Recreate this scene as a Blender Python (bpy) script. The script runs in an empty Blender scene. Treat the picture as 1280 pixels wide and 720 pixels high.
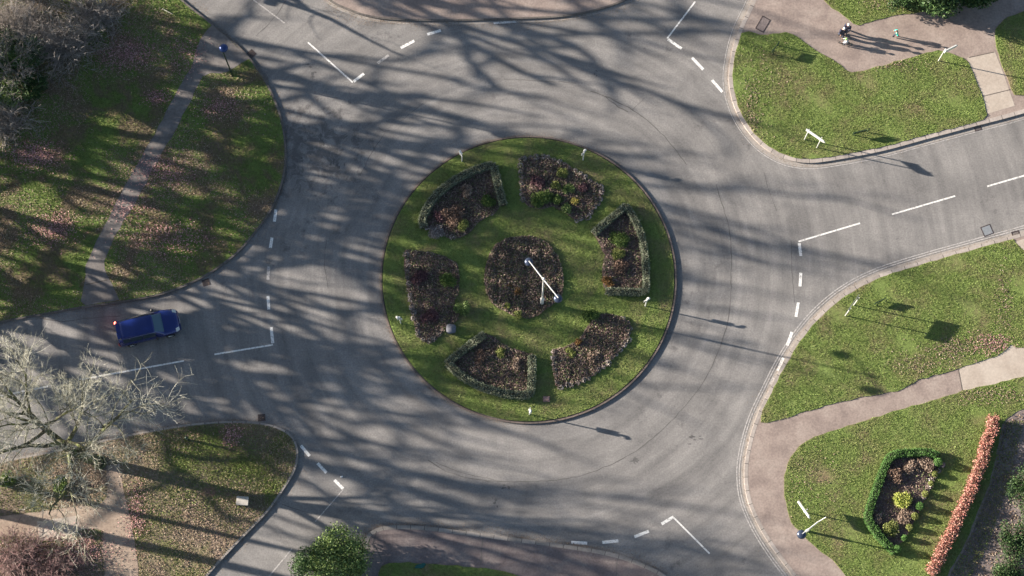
import bpy, bmesh, math, random
import numpy as np
from mathutils import Vector, Matrix
from mathutils.geometry import tessellate_polygon

sc = bpy.context.scene
COL = sc.collection
R = math.radians
rng = np.random.default_rng(7)
random.seed(7)

# ------------------------------------------------------------------ camera
TH = R(13.5); FPX = 2489.0; DIST = 134.5
CAM = np.array([0.0, -DIST*math.sin(TH), DIST*math.cos(TH)])
cam = bpy.data.objects.new('camera', bpy.data.cameras.new('camera'))
COL.objects.link(cam)
cam.location = CAM
cam.rotation_euler = (TH, 0, 0)
cam.data.sensor_width = 36
cam.data.lens = 36*FPX/1280
cam.data.clip_start = 1
cam.data.clip_end = 6000
sc.camera = cam

def P(px, py, z=0.0):
    """photo measurement -> place on the ground (survey of the plan view)"""
    u = (px-640)/FPX; v = (360-py)/FPX
    d = np.array([u, v*math.cos(TH)+math.sin(TH), v*math.sin(TH)-math.cos(TH)])
    t = (z-CAM[2])/d[2]
    q = CAM+t*d
    return (float(q[0]), float(q[1]))
def PL(pts, z=0.0): return [P(a, b, z) for a, b in pts]

# ------------------------------------------------------------------ light
SUN_EL = R(16.7); SUN_AZ = R(12.8)     # light travels towards +x, a little -y
sd = Vector((math.cos(SUN_EL)*math.cos(SUN_AZ), -math.cos(SUN_EL)*math.sin(SUN_AZ), -math.sin(SUN_EL)))
sl = bpy.data.lights.new('sun', 'SUN'); sl.energy = 5.0; sl.angle = R(0.53); sl.color = (1.0, 0.90, 0.78)
so = bpy.data.objects.new('sun', sl); COL.objects.link(so)
so.rotation_euler = sd.to_track_quat('-Z', 'Y').to_euler()
w = bpy.data.worlds.new('World'); sc.world = w; w.use_nodes = True
nt = w.node_tree; nt.nodes.clear()
sky = nt.nodes.new('ShaderNodeTexSky'); sky.sky_type = 'NISHITA'; sky.sun_disc = False
sky.sun_elevation = SUN_EL; sky.sun_rotation = R(270+12.8)
bg = nt.nodes.new('ShaderNodeBackground'); bg.inputs[1].default_value = 0.05
wo = nt.nodes.new('ShaderNodeOutputWorld')
nt.links.new(sky.outputs[0], bg.inputs[0]); nt.links.new(bg.outputs[0], wo.inputs[0])
sc.view_settings.view_transform = 'Standard'
sc.view_settings.look = 'None'
sc.view_settings.gamma = 1
sc.view_settings.use_curve_mapping = False
sc.view_settings.exposure = 1.74
sc.cycles.max_bounces = 4
sc.cycles.diffuse_bounces = 2

# ------------------------------------------------------------------ materials
def newmat(name):
    m = bpy.data.materials.new(name); m.use_nodes = True
    n = m.node_tree.nodes; l = m.node_tree.links
    return m, n, l, n['Principled BSDF']
def ramp(n, stops, interp='LINEAR'):
    r = n.new('ShaderNodeValToRGB'); r.color_ramp.interpolation = interp
    e = r.color_ramp.elements
    while len(e) < len(stops): e.new(0.5)
    for i, (p, c) in enumerate(stops):
        e[i].position = p; e[i].color = (*c, 1)
    return r
def noise(n, l, scale, detail=4, rough=0.6, vec=None, dist=0.0):
    t = n.new('ShaderNodeTexNoise'); t.inputs['Scale'].default_value = scale
    t.inputs['Detail'].default_value = detail; t.inputs['Roughness'].default_value = rough
    t.inputs['Distortion'].default_value = dist
    if vec is None:
        g = n.new('ShaderNodeNewGeometry'); vec = g.outputs['Position']
    l.new(vec, t.inputs['Vector'])
    return t
def mixc(n, l, a, b, fac, mode='MIX'):
    m = n.new('ShaderNodeMix'); m.data_type = 'RGBA'; m.blend_type = mode
    for s, v in ((6, a), (7, b)):
        if isinstance(v, tuple): m.inputs[s].default_value = (*v, 1)
        else: l.new(v, m.inputs[s])
    if isinstance(fac, float): m.inputs[0].default_value = fac
    else: l.new(fac, m.inputs[0])
    return m.outputs[2]
def plain(name, c, rough=0.6, metal=0.0, var=0.0, emis=None, coat=0):
    m, n, l, b = newmat(name)
    b.inputs['Base Color'].default_value = (*c, 1)
    b.inputs['Roughness'].default_value = rough; b.inputs['Metallic'].default_value = metal
    if coat: b.inputs['Coat Weight'].default_value = coat
    if var:
        t = noise(n, l, 6, 5)
        r = ramp(n, [(0.3, tuple(x*(1-var) for x in c)), (0.7, tuple(min(1, x*(1+var)) for x in c))])
        l.new(t.outputs[0], r.inputs[0]); l.new(r.outputs[0], b.inputs['Base Color'])
    if emis:
        b.inputs['Emission Color'].default_value = (*emis[0], 1); b.inputs['Emission Strength'].default_value = emis[1]
    return m
def surf(name, stops, scale=1.0, fine=8.0, finev=0.25, bump=0.3, rough=0.9, bscale=30, extra=None):
    """ground-like material: broad noise ramp, fine noise overlay, bump"""
    m, n, l, b = newmat(name)
    t = noise(n, l, scale, 6, 0.65, dist=0.4)
    r = ramp(n, stops); l.new(t.outputs[0], r.inputs[0])
    f = noise(n, l, fine, 4, 0.7)
    fr = ramp(n, [(0.3, (1-finev,)*3), (0.7, (1+finev,)*3)]); l.new(f.outputs[0], fr.inputs[0])
    c = mixc(n, l, r.outputs[0], fr.outputs[0], 1.0, 'MULTIPLY')
    if extra: c = extra(n, l, c)
    l.new(c, b.inputs['Base Color']); b.inputs['Roughness'].default_value = rough
    b.inputs['Specular IOR Level'].default_value = 0.25
    if bump:
        bt = noise(n, l, bscale, 3); bp = n.new('ShaderNodeBump'); bp.inputs['Strength'].default_value = bump
        bp.inputs['Distance'].default_value = 0.03
        l.new(bt.outputs[0], bp.inputs['Height']); l.new(bp.outputs[0], b.inputs['Normal'])
    return m
def islands(name, cols, rough=0.75, pos=None, nscale=None):
    """each leaf / blade / twig gets its own colour; optional slow drift over the ground"""
    m, n, l, b = newmat(name)
    g = n.new('ShaderNodeNewGeometry')
    k = len(cols)
    r = ramp(n, [(i/max(1, k-1), c) for i, c in enumerate(cols)])
    src = g.outputs['Random Per Island']
    if nscale:
        t = noise(n, l, nscale, 4, 0.65)
        mr = n.new('ShaderNodeMath'); mr.operation = 'MULTIPLY_ADD'
        l.new(g.outputs['Random Per Island'], mr.inputs[0]); mr.inputs[1].default_value = 0.45
        mm = n.new('ShaderNodeMapRange'); mm.inputs[1].default_value = 0.3; mm.inputs[2].default_value = 0.7
        mm.inputs[3].default_value = 0.0; mm.inputs[4].default_value = 0.55
        l.new(t.outputs[0], mm.inputs[0]); l.new(mm.outputs[0], mr.inputs[2]); src = mr.outputs[0]
    l.new(src, r.inputs[0]); l.new(r.outputs[0], b.inputs['Base Color'])
    b.inputs['Roughness'].default_value = rough
    b.inputs['Specular IOR Level'].default_value = 0.2
    return m

ISC = P(660.5, 347); ISR = 10.02
def road_extra(n, l, c):
    # worn circular tracks round the island (real wear of the surface) and dark damp/tar stains
    g = n.new('ShaderNodeNewGeometry')
    sub = n.new('ShaderNodeVectorMath'); sub.operation = 'SUBTRACT'; l.new(g.outputs['Position'], sub.inputs[0])
    sub.inputs[1].default_value = (ISC[0], ISC[1], 0)
    ln = n.new('ShaderNodeVectorMath'); ln.operation = 'LENGTH'; l.new(sub.outputs[0], ln.inputs[0])
    nr = n.new('ShaderNodeVectorMath'); nr.operation = 'NORMALIZE'; l.new(sub.outputs[0], nr.inputs[0])
    sc1 = n.new('ShaderNodeVectorMath'); sc1.operation = 'SCALE'; l.new(nr.outputs[0], sc1.inputs[0]); sc1.inputs[3].default_value = 1.6
    cb = n.new('ShaderNodeCombineXYZ'); l.new(ln.outputs['Value'], cb.inputs[2])
    ad = n.new('ShaderNodeVectorMath'); ad.operation = 'ADD'; l.new(sc1.outputs[0], ad.inputs[0]); l.new(cb.outputs[0], ad.inputs[1])
    t = noise(n, l, 1.3, 5, 0.6, vec=ad.outputs[0])
    r = ramp(n, [(0.25, (0.72, 0.72, 0.73)), (0.75, (1.25, 1.24, 1.23))]); l.new(t.outputs[0], r.inputs[0])
    c = mixc(n, l, c, r.outputs[0], 1.0, 'MULTIPLY')
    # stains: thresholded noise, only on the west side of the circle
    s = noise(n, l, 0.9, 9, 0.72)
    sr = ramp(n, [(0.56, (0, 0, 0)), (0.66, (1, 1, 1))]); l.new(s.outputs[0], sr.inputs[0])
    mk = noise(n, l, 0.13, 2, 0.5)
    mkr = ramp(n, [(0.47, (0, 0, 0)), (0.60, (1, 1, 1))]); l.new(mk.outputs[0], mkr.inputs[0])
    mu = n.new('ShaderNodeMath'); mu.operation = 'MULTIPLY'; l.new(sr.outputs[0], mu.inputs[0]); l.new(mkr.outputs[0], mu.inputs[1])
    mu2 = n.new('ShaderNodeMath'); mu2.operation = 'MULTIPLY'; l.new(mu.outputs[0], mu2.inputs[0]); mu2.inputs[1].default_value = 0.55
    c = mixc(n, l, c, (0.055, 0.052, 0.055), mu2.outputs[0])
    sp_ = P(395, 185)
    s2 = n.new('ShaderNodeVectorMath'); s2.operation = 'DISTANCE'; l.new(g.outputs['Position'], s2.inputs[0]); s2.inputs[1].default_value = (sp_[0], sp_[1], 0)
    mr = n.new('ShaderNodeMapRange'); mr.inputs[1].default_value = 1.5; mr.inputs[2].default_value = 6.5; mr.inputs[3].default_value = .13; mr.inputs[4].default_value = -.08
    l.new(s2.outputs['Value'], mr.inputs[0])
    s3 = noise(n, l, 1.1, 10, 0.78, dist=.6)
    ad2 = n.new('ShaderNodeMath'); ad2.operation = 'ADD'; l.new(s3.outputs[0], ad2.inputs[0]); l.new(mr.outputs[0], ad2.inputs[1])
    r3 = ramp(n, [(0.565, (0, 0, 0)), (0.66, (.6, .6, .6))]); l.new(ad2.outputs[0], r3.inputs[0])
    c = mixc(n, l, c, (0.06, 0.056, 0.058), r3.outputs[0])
    return c
M = {}
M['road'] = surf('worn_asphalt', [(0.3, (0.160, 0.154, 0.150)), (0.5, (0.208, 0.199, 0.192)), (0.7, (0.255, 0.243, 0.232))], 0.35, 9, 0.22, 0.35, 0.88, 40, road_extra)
M['pave'] = surf('pinkish_asphalt', [(0.3, (0.215, 0.17, 0.152)), (0.5, (0.285, 0.228, 0.20)), (0.7, (0.34, 0.28, 0.245))], 0.7, 7, 0.2, 0.3, 0.9, 35)
M['purple'] = surf('old_brown_asphalt', [(0.3, (0.13, 0.105, 0.105)), (0.5, (0.18, 0.148, 0.143)), (0.72, (0.235, 0.20, 0.185))], 0.8, 8, 0.25, 0.35, 0.9, 35)
M['concrete'] = surf('path_concrete', [(0.3, (0.36, 0.30, 0.25)), (0.7, (0.47, 0.41, 0.35))], 0.6, 6, 0.12, 0.2, 0.9, 30)
M['tan'] = surf('tan_path', [(0.3, (0.25, 0.19, 0.15)), (0.7, (0.38, 0.30, 0.235))], 0.9, 6, 0.2, 0.3, 0.92, 30)
M['greypath'] = surf('trodden_path', [(0.3, (0.135, 0.122, 0.115)), (0.7, (0.215, 0.195, 0.182))], 0.9, 6, 0.2, 0.3, 0.92, 30)
M['soil'] = surf('dark_mulch', [(0.3, (0.10, 0.068, 0.062)), (0.7, (0.22, 0.155, 0.14))], 2.5, 14, 0.4, 0.9, 0.95, 16)
M['lawn'] = surf('winter_lawn', [(0.30, (0.21, 0.16, 0.095)), (0.40, (0.17, 0.17, 0.07)), (0.55, (0.14, 0.19, 0.05)), (0.75, (0.20, 0.25, 0.08))], 0.45, 6, 0.35, 0.8, 0.95, 14)
M['litter'] = surf('leafy_lawn', [(0.30, (0.16, 0.115, 0.09)), (0.44, (0.15, 0.12, 0.07)), (0.52, (0.12, 0.165, 0.045)), (0.75, (0.16, 0.22, 0.06))], 0.38, 6, 0.35, 0.8, 0.95, 14)
M['litter2'] = surf('bare_leafy_ground', [(0.30, (0.24, 0.175, 0.14)), (0.46, (0.21, 0.165, 0.12)), (0.58, (0.15, 0.15, 0.065)), (0.75, (0.16, 0.19, 0.06))], 0.34, 6, 0.3, 0.8, 0.95, 14)
M['far'] = surf('far_grass', [(0.3, (0.07, 0.085, 0.035)), (0.7, (0.10, 0.12, 0.05))], 0.05, 2, 0.3, 0, 0.95)
def kerbmat(name, c1, c2, step):
    m, n, l, b = newmat(name)
    uv = n.new('ShaderNodeUVMap'); sp = n.new('ShaderNodeSeparateXYZ'); l.new(uv.outputs[0], sp.inputs[0])
    mo = n.new('ShaderNodeMath'); mo.operation = 'MODULO'; l.new(sp.outputs[0], mo.inputs[0]); mo.inputs[1].default_value = step
    lt = n.new('ShaderNodeMath'); lt.operation = 'LESS_THAN'; l.new(mo.outputs[0], lt.inputs[0]); lt.inputs[1].default_value = 0.035
    dv = n.new('ShaderNodeMath'); dv.operation = 'DIVIDE'; l.new(sp.outputs[0], dv.inputs[0]); dv.inputs[1].default_value = step
    fl = n.new('ShaderNodeMath'); fl.operation = 'FLOOR'; l.new(dv.outputs[0], fl.inputs[0])
    wn = n.new('ShaderNodeTexWhiteNoise'); wn.noise_dimensions = '1D'; l.new(fl.outputs[0], wn.inputs['W'])
    t = noise(n, l, 5, 5, 0.7)
    r = ramp(n, [(0.3, c1), (0.7, c2)]); l.new(t.outputs[0], r.inputs[0])
    vr = ramp(n, [(0, (0.82,)*3), (1, (1.12,)*3)]); l.new(wn.outputs[0], vr.inputs[0])
    c = mixc(n, l, r.outputs[0], vr.outputs[0], 1.0, 'MULTIPLY')
    c = mixc(n, l, c, (0.06, 0.055, 0.05), lt.outputs[0])
    l.new(c, b.inputs['Base Color']); b.inputs['Roughness'].default_value = 0.9
    return m
M['kerb_pale'] = kerbmat('pale_kerbstone', (0.30, 0.26, 0.235), (0.44, 0.385, 0.345), 0.92)
M['kerb_dark'] = kerbmat('weathered_kerbstone', (0.09, 0.078, 0.07), (0.17, 0.15, 0.135), 0.92)
M['kerb_mid'] = kerbmat('grey_kerbstone', (0.22, 0.195, 0.175), (0.33, 0.295, 0.265), 0.92)
M['kerb_isl'] = kerbmat('brown_kerbstone', (0.12, 0.09, 0.078), (0.21, 0.165, 0.14), 0.92)
def worn_paint(name, c, thr):
    m, n, l, b = newmat(name)
    t = noise(n, l, 7, 6, 0.75)
    r = ramp(n, [(thr, (0.24, 0.23, 0.22)), (thr+0.12, c)]); l.new(t.outputs[0], r.inputs[0])
    l.new(r.outputs[0], b.inputs['Base Color']); b.inputs['Roughness'].default_value = 0.7
    return m
M['paint'] = worn_paint('road_paint', (0.76, 0.74, 0.71), 0.365)
M['paintworn'] = worn_paint('worn_road_paint', (0.46, 0.43, 0.41), 0.42)
M['gutter'] = surf('gutter_channel', [(0.3, (0.27, 0.245, 0.225)), (0.7, (0.36, 0.33, 0.30))], 1.2, 8, 0.15, 0.2, 0.9)
M['crack'] = plain('tar_crack', (0.115, 0.108, 0.102), 0.9)
M['joint'] = plain('dark_joint', (0.09, 0.075, 0.065), 0.9)
M['grass'] = islands('grass_blades', [(0.29, 0.25, 0.12), (0.24, 0.26, 0.095), (0.205, 0.265, 0.075), (0.25, 0.325, 0.095), (0.39, 0.46, 0.16)], 0.7, nscale=0.6)
M['grasslit'] = islands('ragged_grass_blades', [(0.27, 0.205, 0.13), (0.24, 0.215, 0.095), (0.18, 0.225, 0.06), (0.20, 0.29, 0.065), (0.36, 0.40, 0.14)], 0.7, nscale=0.38)
M['leaves'] = islands('fallen_leaf', [(0.10, 0.07, 0.05), (0.18, 0.12, 0.085), (0.26, 0.185, 0.14), (0.36, 0.27, 0.21), (0.17, 0.13, 0.07), (0.42, 0.35, 0.27)], 0.8)
M['pinkleaves'] = islands('pink_fallen_leaf', [(0.18, 0.085, 0.085), (0.34, 0.17, 0.165), (0.48, 0.27, 0.26), (0.58, 0.39, 0.36)], 0.8)
M['bark'] = surf('mossy_bark', [(0.3, (0.07, 0.06, 0.045)), (0.5, (0.10, 0.095, 0.06)), (0.65, (0.14, 0.17, 0.05)), (0.8, (0.20, 0.24, 0.06))], 1.6, 10, 0.4, 0.8, 0.95, 25)
M['twig'] = islands('lichen_twig', [(0.15, 0.14, 0.10), (0.36, 0.345, 0.26), (0.56, 0.54, 0.43), (0.72, 0.70, 0.60)], 0.85)
M['limb'] = surf('lichen_limb', [(0.3, (0.07, 0.065, 0.05)), (0.5, (0.13, 0.125, 0.09)), (0.7, (0.27, 0.29, 0.15))], 2.2, 10, 0.4, 0.8, 0.95, 25)
M['greybark'] = surf('grey_bark', [(0.3, (0.09, 0.08, 0.07)), (0.7, (0.18, 0.165, 0.145))], 2, 10, 0.3, 0.8, 0.95, 25)
M['greytwig'] = islands('grey_twig', [(0.11, 0.10, 0.09), (0.24, 0.215, 0.20), (0.38, 0.345, 0.32), (0.52, 0.475, 0.44)], 0.85)
M['redtwig'] = islands('reddish_twig', [(0.10, 0.06, 0.06), (0.22, 0.13, 0.13), (0.34, 0.22, 0.21), (0.42, 0.33, 0.30)], 0.85)
M['f_ever'] = islands('evergreen_leaf', [(0.02, 0.045, 0.018), (0.035, 0.075, 0.025), (0.06, 0.11, 0.035), (0.10, 0.15, 0.06)], 0.5)
M['f_bright'] = islands('bright_green_leaf', [(0.045, 0.07, 0.03), (0.10, 0.16, 0.05), (0.18, 0.26, 0.07), (0.32, 0.41, 0.16)], 0.5)
M['f_box'] = islands('box_leaf', [(0.05, 0.11, 0.03), (0.085, 0.18, 0.045), (0.13, 0.25, 0.07)], 0.6)
M['f_greyhedge'] = islands('greygreen_leaf', [(0.09, 0.115, 0.07), (0.15, 0.18, 0.11), (0.23, 0.25, 0.17), (0.34, 0.35, 0.27)], 0.7)
M['f_red'] = islands('coral_leaf', [(0.12, 0.10, 0.05), (0.26, 0.10, 0.08), (0.42, 0.16, 0.13), (0.52, 0.24, 0.19), (0.60, 0.36, 0.30), (0.20, 0.15, 0.07)], 0.5)
M['f_lime'] = islands('lime_leaf', [(0.20, 0.26, 0.04), (0.38, 0.42, 0.08), (0.55, 0.56, 0.18)], 0.6)
M['f_olive'] = islands('olive_leaf', [(0.10, 0.12, 0.03), (0.21, 0.24, 0.065), (0.33, 0.35, 0.13)], 0.6)
M['f_green'] = islands('garden_green_leaf', [(0.05, 0.09, 0.025), (0.11, 0.17, 0.04), (0.20, 0.27, 0.08)], 0.6)
M['f_pale'] = islands('tan_stem', [(0.15, 0.105, 0.08), (0.29, 0.215, 0.165), (0.42, 0.33, 0.26)], 0.8)
M['f_purple'] = islands('purple_leaf', [(0.07, 0.035, 0.045), (0.15, 0.08, 0.09), (0.24, 0.15, 0.15)], 0.8)
M['f_rust'] = islands('rust_leaf', [(0.13, 0.085, 0.065), (0.22, 0.145, 0.11), (0.31, 0.22, 0.16)], 0.8)
M['f_orange'] = islands('orange_petal', [(0.20, 0.11, 0.045), (0.32, 0.17, 0.06), (0.12, 0.09, 0.04)], 0.6)
M['f_yellow'] = islands('yellow_petal', [(0.34, 0.28, 0.05), (0.48, 0.40, 0.12), (0.15, 0.17, 0.05)], 0.6)
M['f_bedding'] = islands('withered_bedding', [(0.09, 0.06, 0.055), (0.18, 0.12, 0.105), (0.28, 0.19, 0.165), (0.38, 0.30, 0.25), (0.16, 0.17, 0.08), (0.12, 0.18, 0.06)], 0.85)
M['f_edging'] = islands('dusky_edging_leaf', [(0.14, 0.11, 0.105), (0.26, 0.215, 0.20), (0.40, 0.35, 0.32), (0.52, 0.48, 0.44)], 0.85)
M['white'] = plain('white_painted_metal', (0.62, 0.62, 0.60), 0.45, var=0.06)
M['silver'] = plain('galvanised_metal', (0.45, 0.46, 0.46), 0.4, 0.6, var=0.1)
M['iron'] = plain('cast_iron', (0.06, 0.045, 0.045), 0.7, 0.2, var=0.3)
M['lantern'] = plain('dark_blue_grey_metal', (0.045, 0.06, 0.10), 0.3, 0.4)
M['bluelantern'] = plain('blue_metal', (0.025, 0.05, 0.16), 0.3, 0.3)
M['lens'] = plain('lamp_glass', (0.6, 0.6, 0.58), 0.2)
M['dkgreen'] = plain('dark_green_paint', (0.018, 0.04, 0.022), 0.5)
M['black'] = plain('black_plastic', (0.02, 0.02, 0.022), 0.5)
M['rubber'] = plain('tyre_rubber', (0.02, 0.02, 0.02), 0.85)
M['carblue'] = plain('blue_car_paint', (0.006, 0.018, 0.14), 0.25, 0.3, coat=0.9)
M['glass'] = plain('dark_car_glass', (0.02, 0.035, 0.05), 0.06, 0.0, coat=0.5)
M['windscreen'] = plain('windscreen_glass', (0.04, 0.09, 0.13), 0.08, 0.1, coat=0.6)
M['chrome'] = plain('chrome_trim', (0.6, 0.6, 0.62), 0.2, 0.9)
M['redlens'] = plain('red_lens', (0.30, 0.01, 0.01), 0.3)
M['brake'] = plain('lit_brake_lamp', (0.5, 0.02, 0.02), 0.3, emis=((1, 0.12, 0.08), 5.0))
M['plate'] = plain('yellow_plate', (0.55, 0.45, 0.08), 0.5)
M['stone'] = plain('pale_stone', (0.40, 0.37, 0.33), 0.9, var=0.2)
M['greystone'] = plain('grey_rock', (0.14, 0.145, 0.17), 0.9, var=0.25)
M['brick'] = plain('pinkish_brick', (0.28, 0.18, 0.16), 0.9, var=0.2)
M['dirt'] = plain('bare_earth', (0.22, 0.13, 0.10), 0.95, var=0.3)
M['skin'] = plain('skin', (0.50, 0.32, 0.25), 0.6)
M['navy'] = plain('navy_cloth', (0.02, 0.022, 0.05), 0.85)
M['grey'] = plain('grey_cloth', (0.25, 0.25, 0.28), 0.85)
M['palehat'] = plain('pale_grey_wool', (0.55, 0.54, 0.55), 0.9)
M['whitecloth'] = plain('white_cloth', (0.75, 0.75, 0.76), 0.85)
M['teal'] = plain('turquoise_cloth', (0.02, 0.55, 0.42), 0.8)
M['helmet'] = plain('lime_green_helmet', (0.42, 0.72, 0.22), 0.35)
M['hair'] = plain('dark_brown_hair', (0.06, 0.035, 0.025), 0.8)
M['pinkhat'] = plain('brown_bobble_hat', (0.16, 0.06, 0.05), 0.9)
M['jeans'] = plain('dark_denim', (0.03, 0.035, 0.06), 0.9)
M['tealrag'] = M['teal']

# ------------------------------------------------------------------ mesh helpers
def link(name, me, mat, parent=None, loc=None):
    o = bpy.data.objects.new(name, me)
    if mat is not None:
        me.materials.clear()
        for mm in (mat if isinstance(mat, (list, tuple)) else [mat]): me.materials.append(mm)
    COL.objects.link(o)
    if parent is not None: o.parent = parent
    if loc is not None: o.location = loc
    return o
def tag(o, label=None, cat=None, group=None, kind=None):
    if label: o['label'] = label
    if cat: o['category'] = cat
    if group: o['group'] = group
    if kind: o['kind'] = kind
    return o
def root(name, loc, label, cat, group=None, rz=0.0):
    o = bpy.data.objects.new(name, None); COL.objects.link(o)
    o.location = loc; o.rotation_euler = (0, 0, rz); o.empty_display_size = 0.2
    return tag(o, label, cat, group)
def npmesh(name, V, F, smooth=False):
    """V (n,3); F (m,k) all faces with k corners"""
    me = bpy.data.meshes.new(name)
    V = np.asarray(V, dtype=np.float32); F = np.asarray(F, dtype=np.int32)
    me.vertices.add(len(V)); me.vertices.foreach_set('co', V.ravel())
    k = F.shape[1]
    me.loops.add(F.size); me.loops.foreach_set('vertex_index', F.ravel())
    me.polygons.add(len(F)); me.polygons.foreach_set('loop_start', np.arange(0, F.size, k, dtype=np.int32))
    me.update(calc_edges=True)
    if smooth: me.polygons.foreach_set('use_smooth', np.ones(len(F), dtype=bool))
    me.validate()
    return me
def tubes(name, segs, sides=5, smooth=True):
    """segs rows: p0 p1 r0 r1 -> one tapered tube each"""
    S = np.asarray(segs, dtype=float); n = len(S)
    p0, p1, r0, r1 = S[:, 0:3], S[:, 3:6], S[:, 6], S[:, 7]
    d = p1-p0; L = np.linalg.norm(d, axis=1, keepdims=True)+1e-9; d = d/L
    up = np.where(np.abs(d[:, 2:3]) > 0.9, np.array([[1., 0, 0]]), np.array([[0, 0, 1.]]))
    a = np.cross(d, up); a /= np.linalg.norm(a, axis=1, keepdims=True); b = np.cross(d, a)
    ang = np.arange(sides)*2*math.pi/sides
    ca, sa = np.cos(ang)[None, :, None], np.sin(ang)[None, :, None]
    ring = a[:, None, :]*ca+b[:, None, :]*sa
    v0 = p0[:, None, :]+ring*r0[:, None, None]; v1 = p1[:, None, :]+ring*r1[:, None, None]
    V = np.concatenate([v0, v1], axis=1).reshape(-1, 3)
    i = np.arange(sides); j = (i+1) % sides
    f = np.stack([i, j, j+sides, i+sides], axis=1)
    F = (f[None]+(np.arange(n)*2*sides)[:, None, None]).reshape(-1, 4)
    return npmesh(name, V, F, smooth)
def inpoly(pts, poly):
    x, y = pts[:, 0], pts[:, 1]; r = np.zeros(len(pts), bool)
    n = len(poly); j = n-1
    for i in range(n):
        xi, yi = poly[i]; xj, yj = poly[j]
        if yi != yj:
            c = ((yi > y) != (yj > y)) & (x < (xj-xi)*(y-yi)/(yj-yi)+xi); r ^= c
        j = i
    return r
def spline(pts, per=6, closed=False):
    p = [np.array(q, float) for q in pts]; n = len(p); out = []
    rngi = range(n) if closed else range(n-1)
    for i in rngi:
        p0 = p[(i-1) % n] if closed or i > 0 else p[0]
        p1 = p[i]; p2 = p[(i+1) % n]
        p3 = p[(i+2) % n] if closed or i+2 < n else p[-1]
        for k in range(per):
            t = k/per
            q = 0.5*((2*p1)+(-p0+p2)*t+(2*p0-5*p1+4*p2-p3)*t*t+(-p0+3*p1-3*p2+p3)*t**3)
            out.append((float(q[0]), float(q[1])))
    if not closed: out.append(tuple(p[-1]))
    return out
def offset(line, d, closed=False):
    """positive d = to the left of the travel direction"""
    A = np.array(line); n = len(A); out = []
    for i in range(n):
        a = A[(i-1) % n] if (closed or i > 0) else A[i]
        b = A[(i+1) % n] if (closed or i < n-1) else A[i]
        t = b-a; t /= (np.linalg.norm(t)+1e-9)
        out.append((A[i][0]-t[1]*d, A[i][1]+t[0]*d))
    return out
def resample(line, step):
    A = np.array(line); d = np.r_[0, np.cumsum(np.linalg.norm(np.diff(A, axis=0), axis=1))]
    n = max(2, int(d[-1]/step)+1); s = np.linspace(0, d[-1], n)
    return [(float(x), float(y)) for x, y in zip(np.interp(s, d, A[:, 0]), np.interp(s, d, A[:, 1]))]
def sheet(name, poly, z, mat, skirt=0.0, parent=None, label=None, kind='structure'):
    tri = tessellate_polygon([[Vector((x, y, 0)) for x, y in poly]])
    V = [(x, y, z) for x, y in poly]; F = [list(t) for t in tri]
    # make upward facing
    F2 = []
    for t in F:
        a, b, c = (Vector(V[i]) for i in t)
        F2.append(t if (b-a).cross(c-a).z > 0 else t[::-1])
    n = len(poly)
    if skirt:
        V += [(x, y, z-skirt) for x, y in poly]
        for i in range(n):
            j = (i+1) % n; F2.append([i, j, j+n, i+n])
    me = bpy.data.meshes.new(name); me.from_pydata(V, [], F2); me.update()
    o = link(name, me, mat, parent)
    if parent is None and kind: o['kind'] = kind
    if label: o['label'] = label
    return o
def ribbon(name, line, w, z0, z1, mat, closed=False, side=1, parent=None, kind='structure', label=None):
    """solid strip along a line: from the line to w on its left (side=1) or right; z0 bottom, z1 top; u = metres along"""
    A = line; B = offset(line, w*side, closed)
    n = len(A); V = []
    for i in range(n):
        V += [(A[i][0], A[i][1], z0), (A[i][0], A[i][1], z1), (B[i][0], B[i][1], z1), (B[i][0], B[i][1], z0)]
    F = []; U = []; s = 0
    rngi = range(n) if closed else range(n-1)
    for i in rngi:
        j = (i+1) % n
        L = math.dist(A[i], A[j])
        for k in range(3):
            F.append([4*i+k, 4*j+k, 4*j+k+1, 4*i+k+1]); U.append((s, s+L))
        s += L
    if not closed:
        F.append([0, 1, 2, 3]); U.append((0.5, 0.5)); F.append([4*n-4, 4*n-1, 4*n-2, 4*n-3]); U.append((0.5, 0.5))
    me = bpy.data.meshes.new(name); me.from_pydata(V, [], F); me.update()
    uv = me.uv_layers.new(name='UVMap')
    for p, (a, b) in zip(me.polygons, U):
        li = list(p.loop_indices)
        vals = [a, b, b, a] if a != b else [a]*4
        for q, l_ in enumerate(li): uv.data[l_].uv = (vals[q % 4], (q > 1)*1.0)
    bm = bmesh.new(); bm.from_mesh(me); bmesh.ops.recalc_face_normals(bm, faces=bm.faces); bm.to_mesh(me); bm.free()
    o = link(name, me, mat, parent)
    if parent is None and kind: o['kind'] = kind
    if label: o['label'] = label
    return o
def bar(name, p, q, w, z, mat, parent=None, label=None):
    """flat painted bar from p to q"""
    p = np.array(p); q = np.array(q); d = q-p; d /= np.linalg.norm(d); nrm = np.array([-d[1], d[0]])*w/2
    V = [(*(p-nrm), z), (*(q-nrm), z), (*(q+nrm), z), (*(p+nrm), z)]
    me = bpy.data.meshes.new(name); me.from_pydata(V, [], [(0, 1, 2, 3)]); me.update()
    o = link(name, me, mat, parent)
    if parent is None: o['kind'] = 'structure'
    if label: o['label'] = label
    return o
def bmobj(name, fn, mat, parent=None, loc=None, smooth=True, bev=0.0):
    bm = bmesh.new(); fn(bm)
    if bev: bmesh.ops.bevel(bm, geom=list(bm.edges), offset=bev, segments=2, affect='EDGES', profile=0.7)
    me = bpy.data.meshes.new(name); bm.to_mesh(me); bm.free()
    if smooth: me.polygons.foreach_set('use_smooth', np.ones(len(me.polygons), bool))
    return link(name, me, mat, parent, loc)
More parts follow.
